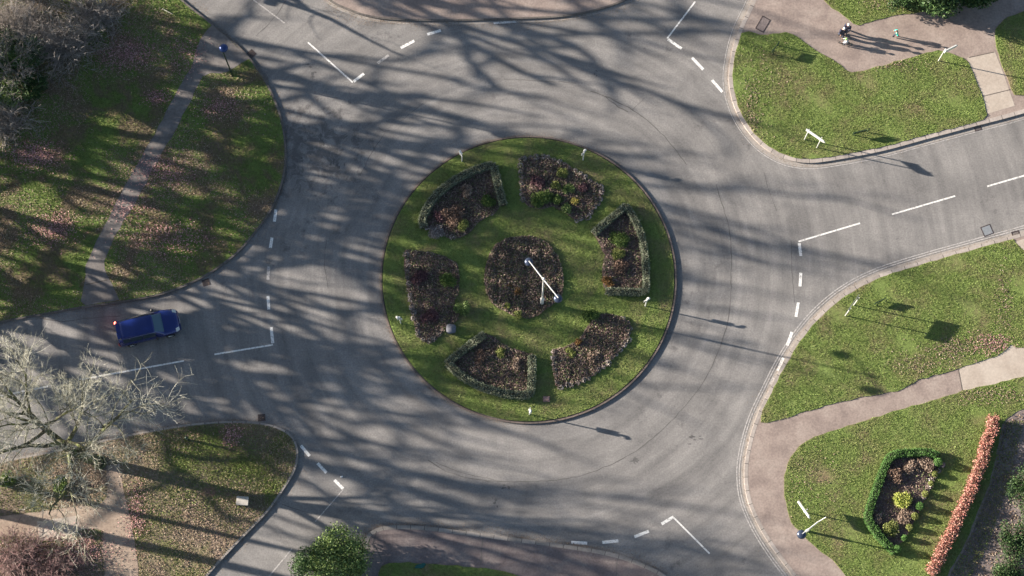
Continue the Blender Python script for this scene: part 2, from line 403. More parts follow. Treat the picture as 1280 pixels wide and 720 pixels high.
def abox(bm, c, s, rz=0.0):
    bmesh.ops.create_cube(bm, size=1, matrix=Matrix.Translation(c) @ Matrix.Rotation(rz, 4, 'Z') @ Matrix.Diagonal((*s, 1)))
def acyl(bm, p, q, r0, r1, n=16):
    p = Vector(p); q = Vector(q); d = q-p
    m = Matrix.Translation((p+q)/2) @ d.to_track_quat('Z', 'Y').to_matrix().to_4x4()
    bmesh.ops.create_cone(bm, cap_ends=True, segments=n, radius1=r0, radius2=r1, depth=d.length, matrix=m)
def asph(bm, c, s, u=20, v=12):
    bmesh.ops.create_uvsphere(bm, u_segments=u, v_segments=v, radius=1, matrix=Matrix.Translation(c) @ Matrix.Diagonal((*s, 1)))
def box(name, c, s, mat, parent, rz=0, bev=0.01):
    return bmobj(name, lambda b: abox(b, c, s, rz), mat, parent, smooth=False, bev=bev)
def cyl(name, p, q, r0, r1, mat, parent, n=16):
    o = bmobj(name, lambda b: acyl(b, p, q, r0, r1, n), mat, parent, smooth=False)
    return o
def copy_tree(o, parent=None):
    c = o.copy(); COL.objects.link(c); c.parent = parent
    for ch in list(o.children): copy_tree(ch, c)
    return c

# leaf quads ------------------------------------------------------------
def leafmesh(name, pts, size, up=0.0, long=1.0, r=rng):
    """pts (n,3); each a small quad, random orientation; up>0 biases normals upward"""
    n = len(pts)
    nrm = r.normal(size=(n, 3)); nrm[:, 2] = np.abs(nrm[:, 2])+up; nrm /= np.linalg.norm(nrm, axis=1, keepdims=True)
    t = r.normal(size=(n, 3)); a = np.cross(nrm, t); a /= np.linalg.norm(a, axis=1, keepdims=True)+1e-9
    b = np.cross(nrm, a)
    s = size*r.uniform(0.6, 1.3, size=(n, 1))
    a = a*s*long; b = b*s
    V = np.stack([pts-a*0.5, pts-b*0.32+a*0.05, pts+a*0.5, pts+b*0.32+a*0.05], axis=1).reshape(-1, 3)
    F = np.arange(4*n).reshape(n, 4)
    return npmesh(name, V, F)

# ------------------------------------------------------------------ setting
def circle(c, r, n=128): return [(c[0]+r*math.cos(2*math.pi*i/n), c[1]+r*math.sin(2*math.pi*i/n)) for i in range(n)]
sheet('ground', [(-2000, -2000), (2000, -2000), (2000, 2000), (-2000, 2000)], -0.06, M['far'])
sheet('road', [(-150, -110), (150, -110), (150, 130), (-150, 130)], 0.0, M['road'])

# kerb lines measured on the plan --------------------------------------
west_k = spline(PL([(150, -90), (190, -38), (228, 0), (262, 27), (290, 50), (312, 72), (331, 98), (345, 127), (354, 155), (358, 185), (357, 212), (350, 240), (338, 266), (320, 291), (296, 318), (262, 343), (225, 361), (190, 372), (150, 379), (100, 386), (50, 395), (0, 404), (-120, 428), (-400, 490)]), 5)
ne_k = spline(PL([(975, -60), (950, -20), (936, 10), (922, 40), (913, 75), (911, 105), (918, 135), (932, 161), (952, 183), (977, 198), (1005, 204), (1035, 202), (1100, 190), (1160, 174), (1220, 158), (1280, 142), (1420, 100), (1700, 15)]), 5)
e_k = spline(PL([(1700, 170), (1420, 250), (1280, 291), (1225, 306), (1160, 324), (1100, 343), (1060, 363), (1028, 388), (1003, 416), (980, 451), (960, 490), (944, 525), (934, 560), (930, 592), (934, 625), (948, 658), (968, 690), (992, 722), (1030, 775), (1080, 840)]), 5)
sw_k = spline(PL([(-400, 668), (-120, 605), (0, 577), (60, 565), (125, 551), (200, 536), (260, 528), (310, 527), (345, 533), (366, 546), (373, 566), (369, 588), (355, 612), (335, 640), (310, 666), (285, 692), (258, 722), (200, 790), (130, 880)]), 5)
n_k = spline(PL([(330, -90), (380, -30), (410, 0), (432, 12), (462, 22), (500, 26), (560, 27), (640, 25), (700, 22), (745, 14), (785, 0), (820, -20), (860, -60)]), 5)
s_k = spline(PL([(420, 800), (445, 740), (453, 700), (457, 672), (470, 661), (490, 657), (530, 658), (580, 664), (640, 672), (700, 680), (760, 690), (800, 703), (835, 722), (880, 770), (905, 820)]), 5)
Z = 0.12
def verge(kerb, far, pavem, kmat, kw, name):
    # which side is inland?
    inner = offset(kerb, kw*0.5)
    c = np.mean(np.array(far), axis=0)
    poly_full = kerb+far
    test = inpoly(np.array([inner[len(inner)//2]]), poly_full)[0]
    side = 1 if test else -1
    inn = offset(kerb, kw*side)
    sheet(name, inn+far, Z, pavem)
    ribbon('kerb', kerb, kw, 0.0, Z+0.006, kmat, side=side)
    return inn, side
w_in, w_s = verge(west_k, PL([(-1100, 600), (-1100, -500), (150, -500)]), M['litter'], M['kerb_dark'], 0.13, 'verge')
ne_in, ne_s = verge(ne_k, PL([(1700, -400), (1000, -400)]), M['pave'], M['kerb_pale'], 0.28, 'pavement')
e_in, e_s = verge(e_k, PL([(1300, 1100), (1900, 1000), (1900, 200)]), M['pave'], M['kerb_pale'], 0.24, 'pavement')
sw_in, sw_s = verge(sw_k, PL([(0, 1000), (-1100, 1000), (-1100, 850)]), M['litter2'], M['kerb_mid'], 0.14, 'verge')
n_in, n_s = verge(n_k, PL([(900, -400), (300, -400)]), M['pave'], M['kerb_dark'], 0.13, 'pavement')
s_in, s_s = verge(s_k, PL([(880, 1000), (420, 1000)]), M['purple'], M['kerb_mid'], 0.26, 'pavement')
# gutters: pale channel along the two eastern kerbs
def nearpart(line, x0, x1, y0, y1):
    return [p for p in line if x0 <= p[0] <= x1 and y0 <= p[1] <= y1]
ribbon('gutter', ne_k, 0.30, -0.02, 0.006, M['gutter'], side=-ne_s)
ribbon('gutter', offset(ne_k, -0.36*ne_s), 0.05, -0.02, 0.005, M['paintworn'], side=-ne_s)
ribbon('gutter', e_k, 0.20, -0.02, 0.006, M['gutter'], side=-e_s)
for dd in (0.28, 0.44):
    ribbon('edge_line', offset(e_k, -dd*e_s), 0.07, -0.02, 0.005, M['paintworn'], side=-e_s)
ribbon('gutter', n_k, 0.22, -0.02, 0.006, M['gutter'], side=-n_s)

# lawns ------------------------------------------------------------------
def cutline(line, a, b):
    """part of line between the points nearest a and b (in order)"""
    A = np.array(line); i = int(np.argmin(((A-np.array(a))**2).sum(1))); j = int(np.argmin(((A-np.array(b))**2).sum(1)))
    seg = line[min(i, j):max(i, j)+1]
    return seg if i <= j else seg[::-1]
def rough_edge(poly, amp=0.05, step=0.5):
    q = resample(poly+[poly[0]], step)[:-1]
    return [(x+random.uniform(-amp, amp), y+random.uniform(-amp, amp)) for x, y in q]
ne_lawn = cutline(ne_in, P(930, 44), P(1233, 152)) + PL([(1233, 147), (1230, 130), (1225, 117), (1217, 92), (1208, 74), (1173, 63), (1125, 76), (1077, 90), (1063, 92), (1040, 76), (1010, 57), (984, 40), (970, 43), (950, 45), (938, 40)])
north_lawn = PL([(1000, -60), (1010, -15), (1027, 0), (1050, 18), (1070, 33), (1100, 25), (1130, 18), (1155, 16), (1180, 13), (1186, 0), (1190, -60)])
far_lawn = PL([(1330, 10), (1280, 14), (1255, 25), (1243, 40), (1244, 56), (1253, 84), (1266, 118), (1280, 121), (1330, 104), (1400, 80), (1400, 0)])
e_lawn = cutline(e_in, P(1275, 303), P(955, 531)) + PL([(951, 530), (965, 527), (978, 524), (1017, 512), (1050, 503), (1079, 496), (1122, 489), (1149, 475), (1198, 461), (1225, 452), (1250, 443), (1264, 430), (1273, 437), (1290, 432), (1340, 420), (1340, 300), (1285, 318), (1272, 306)])
se_lawn = PL([(1340, 455), (1280, 471), (1240, 481), (1203, 489), (1170, 499), (1133, 510), (1079, 526), (1050, 536), (1028, 543), (1003, 553), (986, 574), (979, 596), (980, 619), (985, 640), (991, 658), (1005, 670), (1020, 685), (1044, 704), (1058, 722), (1085, 770), (1165, 770), (1185, 716), (1206, 680), (1222, 640), (1238, 600), (1247, 560), (1253, 528), (1275, 512), (1340, 500)])
isl_lawn = circle(ISC, ISR-0.17)
s_lawn = PL([(470, 760), (474, 712), (480, 705), (505, 703), (560, 706), (600, 710), (640, 717), (665, 730), (680, 770)])
LAWNS = []
for nm, po in (('ne', ne_lawn), ('north', north_lawn), ('far', far_lawn), ('east', e_lawn), ('se', se_lawn), ('s', s_lawn)):
    rp = rough_edge(po, 0.05, 0.45)
    sheet('lawn', rp, Z+0.03, M['lawn'], skirt=0.04); LAWNS.append((rp, nm))
ribbon('kerb', circle(ISC, ISR), 0.11, 0.0, Z+0.006, M['kerb_isl'], closed=True, side=1)
sheet('lawn', isl_lawn, Z+0.012, M['lawn'], skirt=0.02)
# soil strip and concrete walk pieces
soil_strip = PL([(1340, 500), (1280, 512), (1256, 528), (1250, 560), (1240, 602), (1225, 642), (1208, 682), (1188, 718), (1170, 770), (1340, 770)])
sheet('soil_ground', soil_strip, Z+0.02, M['purple'])
conc = PL([(1203, 489), (1198, 461), (1250, 443), (1264, 431), (1270, 437), (1400, 398), (1400, 437), (1280, 471), (1240, 481)])
sheet('concrete_path', conc, Z+0.006, M['concrete'])
bar('path_joint', P(1198, 462, Z), P(1203, 488, Z), 0.05, Z+0.011, M['joint'])
conc2 = PL([(1211, 80), (1208, 73), (1243, 65), (1253, 90), (1268, 133), (1234, 143), (1225, 117)])
sheet('concrete_path', conc2, Z+0.006, M['concrete'])
bar('path_joint', P(1211, 72, Z), P(1243, 65, Z), 0.05, Z+0.011, M['joint'])
bar('path_joint', P(1226, 121, Z), P(1263, 112, Z), 0.05, Z+0.011, M['joint'])
conc3 = PL([(1268, 303), (1280, 299), (1300, 296), (1300, 330), (1284, 318)])
sheet('concrete_path', conc3, Z+0.04, M['concrete'])
# west verge path
wp_r = PL([(312, 73), (296, 84), (283, 92), (262, 92), (252, 99), (246, 112), (232, 140), (216, 170), (200, 198), (185, 225), (172, 250), (152, 283), (138, 308), (130, 330), (136, 348), (150, 376)])
wp_l = PL([(101, 382), (106, 350), (108, 332), (122, 300), (137, 272), (152, 243), (165, 218), (180, 192), (196, 165), (212, 133), (226, 106), (241, 82), (246, 64), (252, 48), (264, 30)])
wpath = rough_edge(wp_r+wp_l, 0.06, 0.6)
sheet('path', wpath, Z+0.012, M['greypath'])
bar('path_joint', P(107, 356, Z), P(134, 350, Z), 0.06, Z+0.017, M['joint'])
# sw paths
sp = PL([(133, 582), (150, 579), (153, 600), (157, 623), (163, 645), (167, 667), (171, 695), (175, 730), (178, 800), (133, 800), (131, 720), (129, 690), (130, 663), (115, 661), (100, 662), (93, 672), (47, 678), (44, 670), (0, 671), (-80, 668), (-80, 645), (0, 646), (50, 640), (100, 633), (125, 632), (134, 622), (134, 605)])
spath = rough_edge(sp, 0.05, 0.5)
sheet('path', spath, Z+0.012, M['tan'])
sheet('path', PL([(47, 652), (96, 645), (100, 655), (94, 668), (50, 676)]), Z+0.017, M['concrete'])
# bare earth
for (x, y, r_) in ((262, 615, 0.55),):
    c = P(x, y); sheet('bare_earth', [(c[0]+r_*math.cos(a)*random.uniform(.7, 1.2), c[1]+r_*.7*math.sin(a)*random.uniform(.7, 1.2)) for a in np.linspace(0, 2*math.pi, 14, endpoint=False)], Z+0.014, M['dirt'])

# paving joints on the north and south islands, access covers
def crackline(pts, w=0.035, z=0.004, mat='crack', jit=0.018, step=0.35):
    q = resample(pts, step)
    q = [q[0]]+[(x+random.gauss(0, jit), y+random.gauss(0, jit)) for x, y in q[1:-1]]+[q[-1]]
    ws = [w*random.uniform(0.5, 1.5) for _ in q]
    A = np.array(q); L = []; Rr = []
    for i in range(len(A)):
        t = A[min(i+1, len(A)-1)]-A[max(i-1, 0)]; t /= np.linalg.norm(t)+1e-9
        n = np.array([-t[1], t[0]])*ws[i]/2; L.append(A[i]+n); Rr.append(A[i]-n)
    V = [(*p, z) for p in L]+[(*p, z) for p in Rr]; n = len(A)
    me = bpy.data.meshes.new('crack'); me.from_pydata(V, [], [(i+n, i+1+n, i+1, i) for i in range(n-1)]); me.update()
    o = link('road_crack', me, M[mat]); o['kind'] = 'structure'
    return o
def arc(cx, cy, rpx_x, rpx_y, a0, a1, n=24):
    return PL([(cx+rpx_x*math.cos(math.radians(a)), cy+rpx_y*math.sin(math.radians(a))) for a in np.linspace(a0, a1, n)])
crackline(spline(PL([(738, 114), (765, 124), (795, 140), (822, 162), (842, 184), (858, 206)])), 0.06)
crackline(spline(PL([(790, 138), (800, 128), (806, 122)])), 0.03)
crackline(spline(PL([(757, 121), (772, 132), (785, 140)])), 0.07, jit=0.04)
crackline(spline(PL([(895, 230), (912, 290), (914, 345), (910, 400), (893, 450), (874, 485), (840, 525), (800, 560), (760, 582), (715, 597), (660, 602), (600, 600), (560, 590), (535, 575)])), 0.05)
crackline(spline(PL([(955, 215), (960, 235), (971, 264)])), 0.035)
crackline(spline(PL([(989, 300), (990, 340), (993, 378)])), 0.035)
crackline(PL([(358, 0), (342, 24), (320, 45)]), 0.05)
crackline(PL([(530, 128), (500, 152)]), 0.04); crackline(PL([(482, 165), (465, 190), (450, 220)]), 0.035)
crackline(PL([(474, 160), (480, 165), (487, 163)]), 0.05)
crackline(PL([(50, 398), (75, 402), (110, 398), (150, 395)]), 0.05)
crackline(PL([(545, 578), (580, 592), (618, 600)]), 0.04); crackline(PL([(630, 99), (680, 101), (720, 104)]), 0.035)
crackline(PL([(408, 300), (405, 330), (410, 360)]), 0.035); crackline(PL([(352, 630), (380, 640)]), 0.04)
crackline(PL([(604, 672), (602, 690), (601, 712)]), 0.05, z=Z+0.005)
crackline(PL([(466, 680), (473, 690), (478, 703)]), 0.06, z=Z+0.005)
crackline(PL([(471, 664), (468, 671), (466, 680)]), 0.05, z=Z+0.01)
crackline(PL([(772, 697), (770, 720)]), 0.04, z=Z+0.005)
# tar patches / stains in the asphalt, irregular shapes
def blob(cx, cy, rx, ry, n=22, amp=0.45, z=0.003, mat='stain', name='tar_stain'):
    c = P(cx, cy); rx /= 18.5; ry /= 18.5
    q = [(c[0]+rx*math.cos(a)*random.uniform(1-amp, 1+amp), c[1]+ry*math.sin(a)*random.uniform(1-amp, 1+amp)) for a in np.linspace(0, 2*math.pi, n, endpoint=False)]
    return sheet(name, q, z, M[mat])
M['stain'] = surf('tar_stain', [(0.3, (0.085, 0.08, 0.08)), (0.7, (0.15, 0.145, 0.14))], 2, 10, 0.3, 0.3)
for (x, y, a, b_) in ((794, 578, 9, 7), (632, 612, 5, 5), (618, 630, 4, 6), (388, 90, 7, 8), (376, 200, 6, 9), (402, 176, 8, 10), (420, 205, 5, 12), (870, 548, 9, 5), (745, 90, 3, 3)):
    for k in range(5):
        blob(x+random.gauss(0, a*0.7), y+random.gauss(0, b_*0.7), a*random.uniform(.12, .4), b_*random.uniform(.12, .4), 14, 0.6, 0.003+0.0003*k)

# road markings ----------------------------------------------------------
MK = 0.008
def mark(a, b, w=0.10, worn=False):
    bar('road_marking', P(*a), P(*b), w, MK, M['paintworn' if worn else 'paint'])
W2 = 0.20
mark((317, 0), (356, 29), 0.09, True); mark((385, 53), (441, 103), 0.11)
mark((442, 102), (455, 92), W2)
mark((472, 79), (486, 69), W2, True); mark((501, 60), (518, 51), W2); mark((534, 43), (551, 38), W2); mark((617, 29), (645, 27), 0.15)
mark((869, 2), (834, 48), 0.11); mark((835, 49), (852, 61), W2); mark((865, 72), (879, 87), W2); mark((890, 100), (903, 115), W2)
mark((345, 262), (343, 277), W2); mark((340, 297), (338, 310), W2); mark((336, 333), (335, 350), W2, True); mark((335, 370), (336, 387), W2)
mark((339, 409), (341, 429), W2); mark((341, 431), (268, 443), 0.11); mark((230, 451), (97, 475), 0.11); mark((60, 483), (-60, 507), 0.11)
mark((376, 557), (387, 570), W2); mark((397, 579), (408, 591), W2); mark((418, 600), (429, 611), W2); mark((429, 612), (394, 652), 0.07, True); mark((365, 686), (335, 722), 0.09, True)
mark((714, 678), (734, 679), W2); mark((753, 678), (773, 676), W2); mark((793, 671), (811, 664), W2); mark((827, 655), (842, 646), W2); mark((842, 647), (887, 692), 0.11)
mark((998, 302), (1075, 279), 0.11); mark((999, 304), (1001, 320), W2); mark((1001, 341), (1000, 358), W2); mark((998, 378), (995, 396), W2)
mark((990, 415), (984, 432), W2); mark((979, 447), (972, 464), W2); mark((968, 470), (963, 480), W2, True)
mark((1115, 268), (1194, 245), 0.11); mark((1234, 233), (1330, 205), 0.11)

# ------------------------------------------------------------------ island beds
def hedge(name, pts, width, height, leafmat, label, cat='hedge', dens=900, size=0.07, jit=0.04, closed=False, taper=None, group=None, wob=0.0, core=(0.05, 0.045, 0.03)):
    line = resample(spline(pts, 4), 0.12)
    if wob: line = [(x+wob*math.sin(i*.31)+wob*.6*math.sin(i*.83+1)+random.gauss(0, wob*.15), y) for i, (x, y) in enumerate(line)]
    A = np.array(line); base = A.mean(0)
    rt = root(name, (base[0], base[1], Z), label, cat, group)
    B = A-base
    T = np.gradient(B, axis=0); T /= np.linalg.norm(T, axis=1, keepdims=True); N = np.stack([-T[:, 1], T[:, 0]], 1)
    n = len(B); hs = np.array([taper(i/(n-1)) if taper else 1.0 for i in range(n)])
    hs *= 1+0.05*np.sin(np.arange(n)*0.37)
    # core
    V = []; w2 = width/2-0.05
    for i in range(n):
        h = height*hs[i]-0.06
        for s, z in ((-1, 0), (-1, h), (1, h), (1, 0)):
            V.append((B[i][0]+N[i][0]*w2*s, B[i][1]+N[i][1]*w2*s, z))
    F = [[4*i+k, 4*(i+1)+k, 4*(i+1)+(k+1) % 4, 4*i+(k+1) % 4] for i in range(n-1) for k in range(4)]
    F += [[3, 2, 1, 0], [4*n-4, 4*n-3, 4*n-2, 4*n-1]]
    me = bpy.data.meshes.new('branches'); me.from_pydata(V, [], F); me.update()
    cm = bpy.data.materials.get(name+'_core') or plain(name+'_core', core, 0.95)
    link('branches', me, cm, rt)
    # leaves on the skin
    L = n*0.12; per = width+2*height; cnt = int(L*per*dens)
    s = rng.uniform(0, per, cnt); u = rng.uniform(0, n-1.001, cnt); i = u.astype(int); f = u-i
    c = B[i]*(1-f[:, None])+B[i+1]*f[:, None]; nn = N[i]; h = height*hs[i]
    lat = np.where(s < height, -width/2, np.where(s < height+width, s-height-width/2, width/2))
    z = np.where(s < height, s, np.where(s < height+width, height, per-s))/height*h
    bump = 0.5*jit*np.sin(u*0.9+lat*5)
    p = np.stack([c[:, 0]+nn[:, 0]*lat, c[:, 1]+nn[:, 1]*lat, z+bump], 1)+rng.normal(0, jit, (cnt, 3))
    p[:, 2] = np.clip(p[:, 2], 0.02, None)
    link('foliage', leafmesh('foliage', p, size), leafmat, rt)
    return rt
beds = {
 'nw': [(526, 273), (540, 246), (562, 225), (590, 210), (616, 204), (622, 228), (629, 253), (618, 268), (600, 276), (588, 290), (575, 298), (562, 298), (545, 290), (532, 282)],
 'n': [(652, 199), (664, 196), (679, 195), (704, 203), (729, 219), (745, 228), (756, 238), (746, 256), (732, 274), (718, 275), (710, 268), (691, 258), (675, 262), (660, 259), (653, 250), (651, 230)],
 'e': [(741, 291), (760, 273), (781, 258), (794, 275), (803, 297), (807, 325), (807, 363), (780, 364), (755, 361), (752, 345), (756, 320), (748, 303)],
 'se': [(691, 437), (690, 460), (695, 484), (712, 482), (735, 474), (750, 463), (762, 453), (776, 438), (786, 424), (790, 405), (780, 398), (768, 394), (751, 392), (738, 402), (730, 415), (722, 427), (707, 433)],
 's': [(606, 417), (580, 436), (560, 453), (578, 471), (604, 485), (635, 492), (660, 493), (665, 468), (665, 442), (645, 437), (628, 430), (616, 420)],
 'w': [(506, 313), (520, 313), (536, 315), (555, 320), (572, 328), (575, 345), (574, 365), (567, 378), (575, 395), (565, 408), (551, 417), (543, 427), (532, 428), (522, 421), (514, 390), (508, 355), (505, 330)],
}
cen = [(620, 306), (634, 298), (650, 295), (666, 296), (681, 301), (692, 312), (700, 325), (704, 340), (704, 358), (703, 370), (694, 378), (684, 386), (672, 395), (660, 399), (646, 396), (634, 391), (622, 385), (613, 377), (607, 363), (605, 347), (608, 330), (612, 316)]
BEDW = {}
bed_labels = {
 'nw': 'dark mulch wedge bed enclosed by the curved grey-green hedge, top left of the roundabout',
 'n': 'wedge bed with lime green clumps and a yellow flower at the top of the roundabout',
 'e': 'narrow wedge bed inside the angular hedge on the right side of the roundabout',
 'se': 'wedge bed edged with pale round tufts at the lower right of the roundabout',
 's': 'brown wedge bed inside the low hedge at the bottom of the roundabout',
 'w': 'tall unhedged bed of dark purple plants on the left of the roundabout'}
for k, po in beds.items():
    q = rough_edge(PL(po, Z), 0.04, 0.35); BEDW[k] = q
    c = np.mean(q, axis=0)
    o = sheet('flower_bed', q, Z+0.05, M['soil'], skirt=0.05, kind=None); tag(o, bed_labels[k], 'flower bed')
q = rough_edge(PL(cen, Z), 0.04, 0.35); BEDW['c'] = q
o = sheet('flower_bed', q, Z+0.05, M['soil'], skirt=0.05, kind=None); tag(o, 'large round bed of withered bedding under the double lamp', 'flower bed')
bb = [(1176, 575), (1168, 566), (1149, 566), (1122, 568), (1111, 576), (1099, 604), (1088, 634), (1087, 650), (1099, 668), (1118, 688), (1135, 668), (1146, 645), (1160, 612), (1170, 590)]
q = rough_edge(PL(bb, Z), 0.04, 0.35); BEDW['b'] = q
o = sheet('flower_bed', q, Z+0.05, M['soil'], skirt=0.05, kind=None); tag(o, 'dark soil bed inside the clipped green hedge beside the long coral hedge', 'flower bed')

hedge('curved_hedge', PL([(530, 283), (528, 272), (541, 248), (563, 228), (590, 213), (614, 206), (618, 212), (623, 232), (629, 255)], Z+.5)[0:9], 0.46, 0.50, M['f_greyhedge'], 'curved grey-green clipped hedge with a shadowed right arm, round the top left bed')
hedge('angular_hedge', PL([(742, 291), (760, 275), (780, 259), (784, 258), (794, 275), (803, 297), (807, 325), (808, 350), (807, 362), (804, 364), (780, 364), (757, 363)], Z+.5), 0.40, 0.50, M['f_greyhedge'], 'angular grey-green hedge pointing up, round the right hand roundabout bed')
hedge('low_hedge', PL([(606, 417), (580, 436), (561, 452), (562, 456), (578, 470), (604, 484), (635, 492), (657, 493), (663, 490), (665, 468), (665, 444)], Z+.45), 0.44, 0.45, M['f_greyhedge'], 'low grey-green hedge on three sides of the bottom roundabout bed')
hedge('box_hedge', PL([(1172, 570), (1165, 566), (1149, 565), (1122, 567), (1111, 574), (1099, 603), (1088, 634), (1086, 650), (1099, 669), (1119, 690)], Z+.5), 0.42, 0.5, M['f_box'], 'neat bright green box hedge wrapping the left and top of the small lawn bed', dens=1100)
# lumpy right side: separate clipped box balls and tufts
for i, (x, y, r_, h, mt) in enumerate(((1173, 577, .30, .75, 'f_box'), (1169, 592, .2, .5, 'f_olive'), (1164, 604, .18, .4, 'f_olive'), (1157, 617, .22, .6, 'f_olive'), (1150, 632, .26, .75, 'f_box'), (1144, 645, .24, .6, 'f_olive'), (1137, 659, .22, .6, 'f_olive'), (1131, 672, .2, .6, 'f_box'), (1122, 686, .26, .75, 'f_box'))):
    c = P(x, y, Z+h*.7); n = int(900*r_/.25)
    d = rng.normal(size=(n, 3)); d /= np.linalg.norm(d, axis=1, keepdims=True)
    p = d*np.array([r_, r_, h*.5])*rng.uniform(.75, 1.05, (n, 1)); p[:, 2] += h*.5
    rt = root('clipped_bush', (c[0], c[1], Z), ('clipped bush in the ragged right edge row of the small lawn bed'), 'bush', 'clipped bushes along the small lawn bed')
    link('foliage', leafmesh('foliage', p, 0.075), M[mt], rt)
    link('stem', tubes('stem', [(0, 0, 0, 0, 0, h*.6, .03, .02), (0, 0, h*.2, .1, .05, h*.6, .02, .01)], 5), M['greybark'], rt)
hedge('coral_hedge', PL([(1243, 520), (1240, 540), (1233, 560), (1227, 580), (1219, 603), (1208, 628), (1196, 654), (1183, 680), (1170, 706), (1164, 714)], Z+.9), 0.42, 0.85, M['f_red'], 'long straight coral red hedge between the lawn and the brown soil strip', dens=800, size=0.10, jit=0.10, wob=.05, taper=lambda t: .86+.1*math.sin(t*37)+.08*math.sin(t*91+1), core=(0.12, 0.05, 0.035))

# shrubs -----------------------------------------------------------------
def shrub(name, px, py, r_, h, mat, label, n=None, size=0.08, cat='shrub', group=None, z0=Z+.05, twiggy=False, squash=1.0, stemm='greybark', puff=5):
    c = P(px, py, z0+h*.5); rt = root(name, (c[0], c[1], z0), label, cat, group)
    n = n or int(1500*r_*r_/0.2)
    cen_ = rng.normal(size=(puff, 3)); cen_ /= np.linalg.norm(cen_, axis=1, keepdims=True); cen_ *= np.array([r_*.5, r_*.5*squash, h*.22])
    cen_[:, 2] += h*.5
    k = rng.integers(0, puff, n); d = rng.normal(size=(n, 3)); d /= np.linalg.norm(d, axis=1, keepdims=True)
    p = cen_[k]+d*np.array([r_*.55, r_*.55*squash, h*.32])*rng.uniform(.45, 1.1, (n, 1))
    p[:, 2] = np.clip(p[:, 2], .02, None)
    link('foliage', leafmesh('foliage', p, size, long=2.2 if twiggy else 1.0), M[mat], rt)
    segs = []
    for _ in range(max(4, int(8*r_))):
        a = random.uniform(0, 6.28); e = (math.cos(a)*r_*.7, math.sin(a)*r_*.7*squash, h*.75)
        segs.append((0, 0, 0, *e, .02, .008))
    link('stems', tubes('stems', segs, 4), M[stemm], rt)
    return rt
